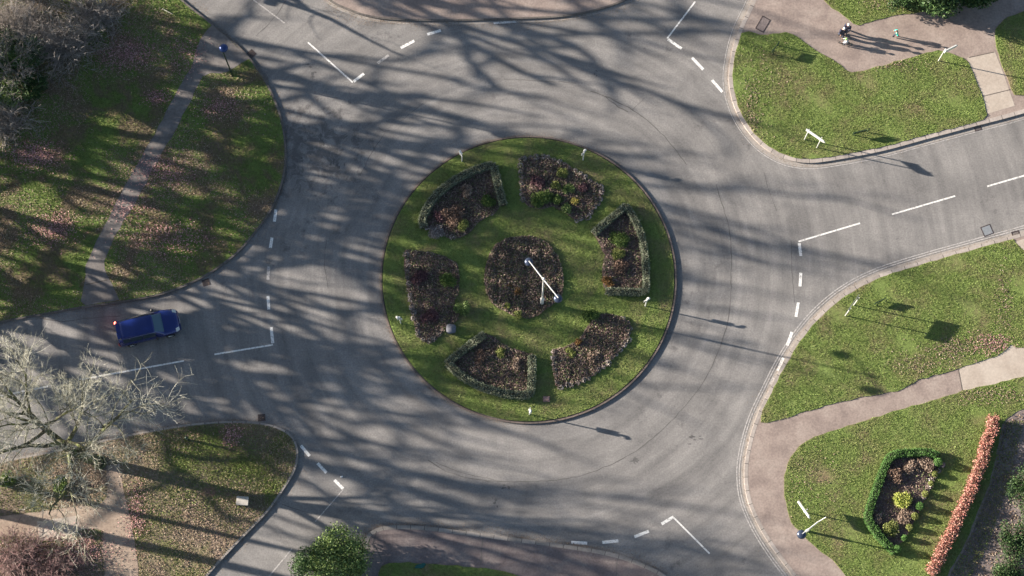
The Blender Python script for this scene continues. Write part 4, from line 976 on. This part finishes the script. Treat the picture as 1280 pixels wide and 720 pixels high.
# ------------------------------------------------------------------ signs
def finger(px, py, ax, ay, bx, by, H, label, posts=1, pz=None, bh=.42, thick=.06, arrow=True, mat='white', p2=None, name='direction_sign'):
    """board seen from above between two plan points at height H, on one or two posts"""
    c = np.array(P(px, py, Z+.03)); rt = root(name, (c[0], c[1], Z+.02), label, 'sign')
    A = np.array(P(ax, ay, H))-c; B = np.array(P(bx, by, H))-c
    d = B-A; L = np.linalg.norm(d); d /= L; n = np.array([-d[1], d[0]])*thick/2
    top = H-Z; zb = top-bh; tip = .16 if arrow else 0.0
    prof = [(0, zb), (L-tip, zb), (L, (zb+top)/2), (L-tip, top), (0, top)] if arrow else [(0, zb), (L, zb), (L, top), (0, top)]
    V = []
    for s in (1, -1):
        for u, z in prof: V.append((A[0]+d[0]*u+n[0]*s, A[1]+d[1]*u+n[1]*s, z))
    k = len(prof); F = [list(range(k)), list(range(2*k-1, k-1, -1))]+[[i, i+k, (i+1) % k+k, (i+1) % k] for i in range(k)]
    me = bpy.data.meshes.new('board'); me.from_pydata(V, [], F); me.update(); link('board', me, M[mat], rt)
    pl = [np.array([0., 0.])]+([np.array(P(*p2, Z+.03))-c] if p2 else [])
    for q_ in pl:
        # foot at its place, upright
        cyl('post', (q_[0], q_[1], -.05), (q_[0], q_[1], top-.01), .035, .035, M[mat if mat != 'board_back' else 'white'], rt, 10)
    return rt
M['board_back'] = plain('grey_sign_back', (0.20, 0.21, 0.20), 0.5, 0.3)
# NE two-post direction sign
finger(1021, 184.5, 1008, 161, 1032, 177.5, 2.4, 'white edged arrow sign on two white posts at the corner of the upper right lawn', p2=(1005.5, 174.5), bh=.36, thick=.05)
# right finger post
finger(1173, 76, 1182, 63, 1198, 55, 2.5, 'white fingerpost with one arm beside the upper right footpath', bh=.5, thick=.07)
# east big board
finger(1056.5, 394.5, 1058, 391, 1074, 368, 2.35, 'rectangular grey board on two posts on the right hand lawn, casting a square shadow', p2=(1067, 381.5), bh=.52, thick=.04, arrow=False, mat='board_back', name='notice_board')
# bottom right arrow sign on one post
finger(1005, 640, 998, 626, 1013, 647.5, 1.55, 'white edged arrow board on one post beside the lower right footpath', bh=.45, thick=.07)
# low two-post dark signs
finger(1107, 377, 1107, 372.5, 1094, 379, .75, 'low dark green two-legged board in front of the grey notice board', p2=(1096, 382), bh=.34, thick=.05, arrow=False, mat='dkgreen', name='low_sign')
finger(1084, 165, 1084, 162, 1067, 166, .85, 'low dark green two-legged board right of the white arrow sign, near the kerb', p2=(1068, 169), bh=.34, thick=.05, arrow=False, mat='dkgreen', name='low_sign')
finger(972, 57, 973, 54, 965, 64, .98, 'low dark green two-legged board at the far left of the upper right lawn', p2=(966, 68), bh=.3, thick=.05, arrow=False, mat='dkgreen', name='low_sign')
# island marker signs
def marker(px, py, rz, label, H=1.85):
    c = P(px, py, Z); rt = root('marker_sign', (c[0], c[1], Z), label, 'sign', None, rz)
    cyl('post', (0, 0, 0), (0, 0, H-.1), .04, .04, M['white'], rt, 12)
    for a in (math.radians(50), math.radians(190)):
        d = (math.cos(a), math.sin(a)); 
        def f(b, d=d, a=a):
            abox(b, (d[0]*.10, d[1]*.10, H-.38), (.17, .04, .46), a)
        bmobj('board', f, M['white'], rt, smooth=False, bev=.01)
    bmobj('cap', lambda b: acyl(b, (0, 0, H-.1), (0, 0, H+.06), .08, .05, 14), M['white'], rt, smooth=False)
    bmobj('lamp_hood', lambda b: asph(b, (.10, .08, H+.02), (.12, .09, .07), 14, 8), M['white'], rt)
marker(577.6, 201.5, R(95), 'white marker sign with twin boards above the curved hedge on the roundabout')
marker(728.8, 200, R(20), 'white marker sign with twin boards at the top right rim of the roundabout')
marker(806.5, 382.5, R(0), 'white marker sign with twin boards at the right rim, below the angular hedge')
marker(501, 404, R(150), 'white marker sign at the left rim of the roundabout beside the purple bed')
marker(662, 518, R(250), 'white marker sign at the bottom rim of the roundabout')

# ------------------------------------------------------------------ small street things
def drain(px, py, ang, label, sz=(.45, .42), z=0.0, group='road drain grates'):
    c = P(px, py, z); rt = root('drain_grate', (c[0], c[1], z), label, 'drain', group, R(ang))
    def fr(b):
        for s in (-1, 1):
            abox(b, (s*sz[0]/2, 0, .008), (.05, sz[1]+.05, .02)); abox(b, (0, s*sz[1]/2, .009), (sz[0]-.05, .05, .02))
    bmobj('frame', fr, M['iron'], rt, smooth=False)
    def gr(b):
        k = 6
        for i in range(k): abox(b, (-sz[0]/2+.06+i*(sz[0]-.12)/(k-1), 0, .007), (.032, sz[1]-.05, .012))
    bmobj('grate', gr, M['iron'], rt, smooth=False)
    bmobj('pit', lambda b: abox(b, (0, 0, .0035), (sz[0]-.05, sz[1]-.05, .003)), M['black'], rt, smooth=False)
drain(257.5, 353, 20, 'dark drain grate at the left kerb above the blue car')
drain(314.5, 67, -45, 'dark drain grate at the kerb by the blue domed lamp')
drain(327, 522, 5, 'dark drain grate at the tip of the lower left verge')
drain(1222, 159.5, 15, 'dark drain grate at the upper right kerb by the concrete crossing')
drain(1270, 293.5, 15, 'rusty drain grate at the right edge kerb below the dashed line', (.5, .5))
c = P(1234, 288); rt = root('manhole_cover', (c[0], c[1], 0), 'worn metal cover set in the road near the right edge', 'manhole cover', None, R(20))
bmobj('frame', lambda b: (abox(b, (-.33, 0, .003), (.06, .72, .012)), abox(b, (.33, 0, .003), (.06, .72, .012)), abox(b, (0, .33, .004), (.6, .06, .012)), abox(b, (0, -.33, .004), (.6, .06, .012))), M['iron'], rt, smooth=False)
bmobj('cover', lambda b: (abox(b, (0, 0, .004), (.59, .59, .006)), abox(b, (-.1, .1, .009), (.34, .05, .006), .3), abox(b, (.05, -.08, .009), (.3, .04, .006), -.5)), M['silver'], rt, smooth=False)
c = P(953.5, 31); rt = root('access_cover', (c[0], c[1], Z), 'rectangular inspection cover in the paving at the top of the upper right lawn', 'access cover', None, R(60))
bmobj('frame', lambda b: (abox(b, (-.52, 0, .006), (.06, .66, .014)), abox(b, (.52, 0, .006), (.06, .66, .014)), abox(b, (0, .3, .007), (.98, .06, .014)), abox(b, (0, -.3, .007), (.98, .06, .014))), M['iron'], rt, smooth=False)
bmobj('cover', lambda b: abox(b, (0, 0, .005), (.97, .53, .006)), M['purple'], rt, smooth=False)
# bollard lower left verge
c = P(235.5, 550, Z); rt = root('bollard', (c[0], c[1], Z), 'dark bollard on the green tip of the lower left verge', 'bollard')
cyl('post', (0, 0, -.05), (0, 0, .92), .085, .075, M['dkgreen'], rt)
bmobj('cap', lambda b: asph(b, (0, 0, .95), (.105, .105, .08), 16, 8), M['dkgreen'], rt)
bmobj('band', lambda b: acyl(b, (0, 0, .74), (0, 0, .80), .09, .09, 16), M['silver'], rt, smooth=False)
# stone plinth
c = P(304, 627, Z); rt = root('utility_cabinet', (c[0], c[1], Z), 'small pale box on the lower left verge near the kerb', 'cabinet', None, R(-3))
box('body', (0, 0, .2), (.72, .52, .42), M['stone'], rt); box('lid', (0, 0, .435), (.78, .58, .05), M['stone'], rt)
box('hinge', (-.2, -.27, .3), (.1, .04, .06), M['iron'], rt, bev=0)
c = P(683, 499, Z); o = bmobj('brick_marker', lambda b: (abox(b, (0, 0, .06), (.46, .36, .12)), abox(b, (0, .02, .14), (.36, .26, .05))), M['brick'], None, (c[0], c[1], Z), smooth=False, bev=.015); tag(o, 'pinkish brick block on the grass by the bottom roundabout bed', 'block')
def rock(b):
    bmesh.ops.create_icosphere(b, subdivisions=3, radius=.36)
    for v in b.verts:
        v.co *= 1+.16*math.sin(v.co.x*9+1)*math.cos(v.co.y*8)+.08*math.sin(v.co.z*13); v.co.z *= .7
c = P(564, 411, Z+.2); o = bmobj('rock', rock, M['greystone'], None, (c[0], c[1], Z+.15)); tag(o, 'smooth grey rock at the lower right corner of the purple left bed', 'rock')
# litter
for (x, y, lb) in ((727, 514, 'white scrap of litter in the gutter under the roundabout'), (742, 511, 'smaller white scrap right of the other litter by the roundabout'), (427, 596, 'white scrap of litter near the lower left give way corner')):
    c = P(x, y)
    o = bmobj('litter', lambda b: (asph(b, (0, 0, .04), (.09, .06, .04), 8, 5), abox(b, (.05, .03, .03), (.08, .06, .04), .6)), M['whitecloth'], None, (c[0], c[1], 0.0), smooth=False); tag(o, lb, 'litter')
for (x, y, lb) in ((525, 708, 'crumpled turquoise cloth on the grass right of the round evergreen'),):
    c = P(x, y, Z)
    o = bmobj('cloth', lambda b: (asph(b, (0, 0, .06), (.30, .14, .07), 12, 6), asph(b, (.22, .12, .05), (.16, .10, .06), 10, 6), asph(b, (-.2, -.07, .05), (.16, .07, .05), 10, 6)), M['f_ever'], None, (c[0], c[1], Z+.03)); tag(o, lb.replace('turquoise', 'dark teal'), 'cloth')
    o.data.materials.clear(); o.data.materials.append(plain('dark_teal_cloth', (0.01, 0.09, 0.08), .8))

# ------------------------------------------------------------------ car
def make_car():
    c = P(187, 411.5); rt = root('hatchback_car', (c[0], c[1], 0), 'dark blue estate-like hatchback with its left brake lamp glowing, on the left road', 'car', None, R(14.2))
    xs = [-2.12, -2.08, -1.98, -1.80, -1.60, -0.8, 0.1, .40, .62, 1.02, 1.5, 1.85, 2.02, 2.12]
    ww = [.70, .80, .845, .86, .865, .875, .875, .87, .868, .86, .84, .79, .72, .60]
    zb = [.72, .86, .94, .96, .96, .95, .93, .925, .92, .91, .84, .76, .70, .60]
    wr = [.52, .56, .57, .585, .60, .62, .62, .61, .60, .66, .62, .55, .48, .38]
    zr = [.76, .93, 1.18, 1.38, 1.43, 1.46, 1.44, 1.39, 1.24, .955, .885, .80, .73, .62]
    def st(x):
        i = lambda a: float(np.interp(x, xs, a))
        W, B_, WR, ZR = i(ww), i(zb), i(wr), i(zr)
        return [(W*.92, .20), (W, .36), (W*1.005, .62), (W*.985, B_), (WR+.02, ZR-.03), (WR*.93, ZR+.005), (WR*.5, ZR+.03), (0, ZR+.04)]
    def S_(x, s):   # s 0..14 across from +y sill over roof to -y sill
        p = st(x); q = p+[(-a, b) for a, b in p[-2::-1]]
        k = min(13, int(s)); f = s-k
        y = q[k][0]*(1-f)+q[k+1][0]*f; z = q[k][1]*(1-f)+q[k+1][1]*f
        return Vector((x, y, z))
    grid = sorted(set(list(np.linspace(-2.12, 2.12, 54).round(3))+xs))
    V = []; F = []
    for x in grid:
        for s in range(15): V.append(S_(x, s))
    for i in range(len(grid)-1):
        for s in range(14): F.append([i*15+s, (i+1)*15+s, (i+1)*15+s+1, i*15+s+1])
    n = len(grid); F.append(list(range(15))); F.append([ (n-1)*15+s for s in range(14, -1, -1)])
    V2 = [v.copy() for v in V]
    me = bpy.data.meshes.new('body'); me.from_pydata(V2, [], F); me.update()
    bm = bmesh.new(); bm.from_mesh(me); bmesh.ops.recalc_face_normals(bm, faces=bm.faces); bm.to_mesh(me); bm.free()
    me.polygons.foreach_set('use_smooth', np.ones(len(me.polygons), bool))
    body = link('body', me, M['carblue'], rt)
    def panel(name, x0, x1, s0, s1, mat, parent, off=.008, nx=10, ns=10, xfun=None, thick=True):
        V = []; F = []
        for i in range(nx+1):
            for j in range(ns+1):
                s = s0+(s1-s0)*j/ns; x = x0+(x1-x0)*i/nx
                if xfun: x = xfun(x, s)
                e = .01; a = S_(min(2.11, x+e), s)-S_(max(-2.11, x-e), s); b = S_(x, min(13.99, s+e))-S_(x, max(0, s-e))
                nn = a.cross(b); nn = nn.normalized() if nn.length > 0 else Vector((0, 0, 1))
                p = S_(x, s)
                if nn.dot(p-Vector((p.x*.6, 0, .5))) < 0: nn = -nn
                V.append(p+nn*off)
        for i in range(nx):
            for j in range(ns): F.append([i*(ns+1)+j, (i+1)*(ns+1)+j, (i+1)*(ns+1)+j+1, i*(ns+1)+j+1])
        me = bpy.data.meshes.new(name); me.from_pydata(V, [], F); me.update(); me.polygons.foreach_set('use_smooth', np.ones(len(F), bool))
        return link(name, me, mat, parent)
    panel('windscreen', .42, .98, 4.55, 9.45, M['windscreen'], rt, xfun=lambda x, s: x+.07*(1-((s-7)/3.2)**2))
    panel('rear_window', -1.98, -1.74, 4.6, 9.4, M['glass'], rt)
    for s0, s1 in ((3.15, 3.9), (10.1, 10.85)):
        panel('side_window', -1.72, -1.28, s0, s1, M['glass'], rt, nx=4, ns=4)
        panel('side_window', -1.22, -.42, s0, s1, M['glass'], rt, nx=4, ns=4)
        panel('side_window', -.36, .46, s0, s1, M['glass'], rt, nx=4, ns=4)
    panel('roof_trim', -1.7, .3, 4.05, 4.25, M['black'], rt, .012, 10, 2); panel('roof_trim', -1.7, .3, 9.75, 9.95, M['black'], rt, .012, 10, 2)
    for sgn in (1, -1):
        hl = [(2.5, 4.4), (9.6, 11.5)][0 if sgn > 0 else 1]
        panel('headlight', 1.80, 2.03, hl[0], hl[1], M['lens'], rt, .010, 4, 6)
    panel('tail_light', -2.09, -1.90, 1.8, 3.6, M['redlens'], rt, .03, 4, 6) if False else None
    panel('tail_light', -2.11, -2.0, 10.6, 12.2, M['redlens'], rt, .03, 4, 6)
    panel('tail_light', -2.11, -2.0, 1.9, 3.2, M['brake'], rt, .03, 4, 6)
    panel('bonnet_seam', 1.02, 1.05, 4.2, 9.8, M['black'], rt, .006, 1, 10)
    for sx in (-1.25, -.39, .50):
        for s0, s1 in ((.6, 3.9), (10.1, 13.4)): panel('door_seam', sx-.008, sx+.008, s0, s1, M['black'], rt, .006, 1, 8)
    # nose trim arc
    segs = []
    pts = [(2.145-.26*(abs(t)/.62)**2.6, t, .60) for t in np.linspace(-.62, .62, 15)]
    for a, b in zip(pts[:-1], pts[1:]): segs.append((*a, *b, .022, .022))
    link('grille_trim', tubes('grille_trim', segs, 6), M['chrome'], rt)
    def bp(b):
        for sx in (2.05, -2.06): abox(b, (sx, 0, .34), (.16, 1.25, .28))
    bmobj('bumper', bp, M['carblue'], rt, smooth=False, bev=.04)
    box('number_plate', (-2.16, 0, .52), (.02, .50, .11), M['plate'], rt, bev=.003)
    box('rear_wiper', (-1.92, .05, 1.22), (.05, .38, .03), M['black'], rt, bev=.003)
    box('spoiler', (-1.86, 0, 1.425), (.26, 1.06, .035), M['carblue'], rt, bev=.012)
    box('hatch_badge', (-2.10, 0, .86), (.05, .12, .05), M['chrome'], rt, bev=.003)
    for s in (1, -1):
        m_ = bmobj('wing_mirror', lambda b: asph(b, (.52, s*.985, .98), (.10, .11, .075), 14, 8), M['black'], rt)
        for x in (.15, -.85): box('door_handle', (x-.1, s*.885, .80), (.18, .03, .03), M['carblue'], rt, bev=.005)
        for x in (1.32, -1.30):
            w_ = bmobj('wheel', lambda b: acyl(b, (x, s*.70, .315), (x, s*.865, .315), .10, .10, 12), M['rubber'], rt, smooth=False)
            bmobj('tyre', lambda b: acyl(b, (x, s*.68, .315), (x, s*.895, .315), .315, .305, 28), M['rubber'], w_, smooth=False)
            def rim(b):
                acyl(b, (x, s*.86, .315), (x, s*.902, .315), .06, .06, 12)
                for k in range(5):
                    a = k*2*math.pi/5; acyl(b, (x, s*.90, .315), (x+.19*math.cos(a), s*.90, .315+.19*math.sin(a)), .025, .02, 6)
            bmobj('rim', rim, M['silver'], w_, smooth=False)
make_car()

# ------------------------------------------------------------------ people
def skin_mesh(name, pts, edges, radii, mat, parent, sub=2, extra=None):
    me = bpy.data.meshes.new(name+'_sk'); me.from_pydata(pts, edges, []); me.update()
    o = bpy.data.objects.new(name, me); COL.objects.link(o)
    mo = o.modifiers.new('s', 'SKIN'); mo.use_smooth_shade = True; mo.branch_smoothing = .4
    sv = me.skin_vertices[0].data
    for i, r_ in enumerate(radii): sv[i].radius = (r_, r_) if not isinstance(r_, tuple) else r_
    sv[0].use_root = True
    o.modifiers.new('u', 'SUBSURF').levels = sub
    dg = bpy.context.evaluated_depsgraph_get()
    m2 = bpy.data.meshes.new_from_object(o.evaluated_get(dg))
    bpy.data.objects.remove(o); m2.name = name
    if extra:
        bm = bmesh.new(); bm.from_mesh(m2); extra(bm); bm.to_mesh(m2); bm.free(); m2.polygons.foreach_set('use_smooth', np.ones(len(m2.polygons), bool))
    return link(name, m2, mat, parent)
def person(px, py, rz, H, label, J, top, legs, headgear=None, z=Z, hairm='hair', coat_long=False, helmet=None):
    """J: dict of joints in units of H, x forward, y left"""
    c = P(px, py, z); rt = root('person', (c[0], c[1], z), label, 'person', None, rz)
    g = lambda k: Vector(J[k])*H
    names = ['pelvis', 'waist', 'chest', 'neck', 'head', 'lsho', 'lelb', 'lwri', 'rsho', 'relb', 'rwri', 'lhip', 'lkne', 'lank', 'ltoe', 'rhip', 'rkne', 'rank', 'rtoe']
    rad = dict(pelvis=.078, waist=.068, chest=.085, neck=.032, head=.03, lsho=.042, rsho=.042, lelb=.026, relb=.026, lwri=.017, rwri=.017, lhip=.055, rhip=.055, lkne=.034, rkne=.034, lank=.022, rank=.022, ltoe=.02, rtoe=.02)
    E = [('pelvis', 'waist'), ('waist', 'chest'), ('chest', 'neck'), ('neck', 'head'), ('chest', 'lsho'), ('lsho', 'lelb'), ('lelb', 'lwri'), ('chest', 'rsho'), ('rsho', 'relb'), ('relb', 'rwri'), ('pelvis', 'lhip'), ('lhip', 'lkne'), ('lkne', 'lank'), ('lank', 'ltoe'), ('pelvis', 'rhip'), ('rhip', 'rkne'), ('rkne', 'rank'), ('rank', 'rtoe')]
    ix = {k: i for i, k in enumerate(names)}
    hc = g('head')
    def extra(b):
        # head with nose, ears; hands with fingers and thumb
        asph(b, hc+Vector((0, 0, .015*H)), (.058*H, .046*H, .066*H), 16, 12)
        acyl(b, hc+Vector((.052*H, 0, .01*H)), hc+Vector((.068*H, 0, -.004*H)), .004*H, .009*H, 8)
        for s in (1, -1):
            asph(b, hc+Vector((0, s*.046*H, .01*H)), (.012*H, .006*H, .018*H), 8, 6)
            asph(b, hc+Vector((.05*H, s*.018*H, .022*H)), (.006*H, .008*H, .005*H), 8, 6)
        asph(b, hc+Vector((.052*H, 0, -.022*H)), (.006*H, .015*H, .004*H), 8, 6)
        for p_, q_ in (('lelb', 'lwri'), ('relb', 'rwri')):
            w_ = g(q_); d = (g(q_)-g(p_)).normalized(); sd_ = perp(d)
            asph(b, w_+d*.028*H, (.022*H, .02*H, .02*H), 10, 8)
            for k in range(4):
                st_ = w_+d*.04*H+sd_*(k-1.5)*.011*H; kn = st_+d*.025*H*(1-.1*abs(k-1)); e = kn+(d*.6+Vector((0, 0, -.6))).normalized()*.02*H
                acyl(b, st_, kn, .0055*H, .005*H, 6); acyl(b, kn, e, .005*H, .0042*H, 6)
            tst = w_+d*.02*H+sd_*.02*H; acyl(b, tst, tst+(d*.5+sd_).normalized()*.03*H, .006*H, .005*H, 6)
    skin_mesh('body', [g(k) for k in names], [(ix[a], ix[b]) for a, b in E], [rad[k]*H for k in names], M['skin'], rt, 2, extra)
    tn = ['pelvis', 'waist', 'chest', 'lsho', 'lelb', 'lwri', 'rsho', 'relb', 'rwri']
    tr_ = dict(pelvis=.09, waist=.085, chest=.10, lsho=.055, rsho=.055, lelb=.037, relb=.037, lwri=.028, rwri=.028)
    ti = {k: i for i, k in enumerate(tn)}
    tp_ = [g(k) for k in tn]
    if coat_long: tp_[0] = tp_[0]-Vector((0, 0, .06*H))
    # sleeves stop short of the hand
    for a, b in (('lelb', 'lwri'), ('relb', 'rwri')): tp_[ti[b]] = g(a).lerp(g(b), .93)
    skin_mesh('jacket', tp_, [(ti[a], ti[b]) for a, b in E if a in ti and b in ti], [tr_[k]*H for k in tn], M[top], rt, 2)
    ln_ = ['pelvis', 'lhip', 'lkne', 'lank', 'rhip', 'rkne', 'rank']; li = {k: i for i, k in enumerate(ln_)}
    lr = dict(pelvis=.082, lhip=.066, rhip=.066, lkne=.044, rkne=.044, lank=.034, rank=.034)
    skin_mesh('trousers', [g(k) for k in ln_], [(li[a], li[b]) for a, b in E if a in li and b in li], [lr[k]*H for k in ln_], M[legs], rt, 2)
    for s in 'lr':
        a = g(s+'ank'); t_ = g(s+'toe'); m_ = (a+t_)/2
        bmobj('shoe', lambda b: (asph(b, (m_.x, m_.y, max(.02*H, m_.z)), (.075*H, .03*H, .026*H), 12, 8)), M['black'], rt)
    def hr(b): asph(b, hc+Vector((-.008*H, 0, .03*H)), (.062*H, .053*H, .058*H), 16, 10)
    if headgear: bmobj('hat', hr, M[headgear], rt)
    else: bmobj('hair', hr, M[hairm], rt)
    if helmet: bmobj('helmet', lambda b: asph(b, hc+Vector((-.004*H, 0, .045*H)), (.088*H, .074*H, .06*H), 18, 10), M[helmet], rt)
    return rt
STAND = dict(pelvis=(0, 0, .52), waist=(0, 0, .60), chest=(.01, 0, .73), neck=(.01, 0, .84), head=(.03, 0, .915), lsho=(0, .10, .80), lelb=(.02, .13, .63), lwri=(.10, .11, .50), rsho=(0, -.10, .80), relb=(.02, -.13, .63), rwri=(.10, -.11, .50),
             lhip=(0, .05, .50), lkne=(.09, .055, .28), lank=(.05, .055, .045), ltoe=(.14, .055, .02), rhip=(0, -.05, .50), rkne=(.0, -.055, .28), rank=(-.13, -.055, .06), rtoe=(-.05, -.055, .02))
BEND = dict(STAND, waist=(.03, 0, .60), chest=(.12, 0, .70), neck=(.19, 0, .78), head=(.25, 0, .83), lsho=(.13, .10, .75), lelb=(.20, .12, .60), lwri=(.30, .09, .50), rsho=(.13, -.10, .75), relb=(.22, -.12, .62), rwri=(.33, -.10, .52))
SIT = dict(pelvis=(0, 0, .46), waist=(.02, 0, .55), chest=(.08, 0, .68), neck=(.11, 0, .79), head=(.14, 0, .865), lsho=(.08, .10, .75), lelb=(.17, .13, .60), lwri=(.30, .11, .56), rsho=(.08, -.10, .75), relb=(.17, -.13, .60), rwri=(.30, -.11, .56),
           lhip=(.0, .06, .45), lkne=(.19, .09, .36), lank=(.12, .10, .12), ltoe=(.21, .10, .09), rhip=(0, -.06, .45), rkne=(.20, -.09, .28), rank=(.16, -.10, .05), rtoe=(.25, -.10, .03))
RUN = dict(STAND, chest=(.05, 0, .73), neck=(.07, 0, .84), head=(.10, 0, .91), lsho=(.04, .10, .80), lelb=(-.08, .15, .68), lwri=(.0, .14, .56), rsho=(.05, -.10, .80), relb=(.13, -.14, .68), rwri=(.20, -.12, .60),
           lkne=(.16, .05, .33), lank=(.08, .05, .10), ltoe=(.17, .05, .08), rkne=(-.05, -.05, .28), rank=(-.20, -.05, .07), rtoe=(-.12, -.05, .03))
person(1050.5, 45.5, R(-75), 1.74, 'adult in a navy coat and pale grey hat walking beside the small cyclist', STAND, 'navy', 'jeans', headgear='palehat', coat_long=True)
person(1056.5, 40.5, R(-110), 1.68, 'adult in dark clothes and white hat walking just behind the leaning adult', STAND, 'navy', 'jeans', headgear='whitecloth')
person(1057.5, 55.5, R(170), 1.12, 'small child in white with lime green helmet riding a little bicycle', SIT, 'whitecloth', 'grey', helmet='helmet')
person(1119, 46.0, R(170), 1.18, 'child in a turquoise top walking alone ahead on the upper right paving', RUN, 'teal', 'jeans', headgear='pinkhat')
# bicycle
c = P(1057.5, 55.5, Z); rt = root('bicycle', (c[0], c[1], Z), 'tiny dark bicycle under the child with the green helmet', 'bicycle', None, R(170))
def torus(b, cx_, r_, t_):
    n = 28; pts = [(cx_+r_*math.cos(2*math.pi*i/n), 0, r_+t_+r_*math.sin(2*math.pi*i/n)) for i in range(n)]
    for i in range(n): acyl(b, pts[i], pts[(i+1) % n], t_, t_, 8)
for x in (-.24, .36):
    w_ = bmobj('wheel', lambda b: [acyl(b, (x, 0, .20), (x+.165*math.cos(a), 0, .20+.165*math.sin(a)), .004, .004, 4) for a in np.linspace(0, 6.28, 12, endpoint=False)], M['silver'], rt, smooth=False)
    bmobj('tyre', lambda b: torus(b, x, .175, .022), M['rubber'], w_)
def fr(b):
    for p_, q_ in (((-.24, 0, .20), (.02, 0, .22)), ((.02, 0, .22), (.28, 0, .46)), ((.02, 0, .22), (-.05, 0, .44)), ((-.05, 0, .42), (.28, 0, .46)), ((-.24, 0, .20), (-.05, 0, .42)), ((.28, 0, .50), (.36, 0, .20)), ((.28, 0, .46), (.27, 0, .60))): acyl(b, p_, q_, .016, .016, 8)
bmobj('frame', fr, M['black'], rt, smooth=False)
bmobj('handlebar', lambda b: (acyl(b, (.28, -.2, .62), (.28, .2, .62), .014, .014, 8), acyl(b, (.28, .2, .62), (.22, .22, .62), .018, .018, 8), acyl(b, (.28, -.2, .62), (.22, -.22, .62), .018, .018, 8)), M['black'], rt, smooth=False)
bmobj('saddle', lambda b: asph(b, (-.06, 0, .46), (.12, .06, .03), 12, 8), M['black'], rt)
bmobj('pedals', lambda b: (acyl(b, (.02, -.1, .22), (.02, .1, .22), .012, .012, 6), abox(b, (.1, .12, .17), (.07, .06, .02)), abox(b, (-.05, -.12, .27), (.07, .06, .02)), acyl(b, (.02, .09, .22), (.1, .09, .17), .01, .01, 6), acyl(b, (.02, -.09, .22), (-.05, -.09, .27), .01, .01, 6)), M['silver'], rt, smooth=False)
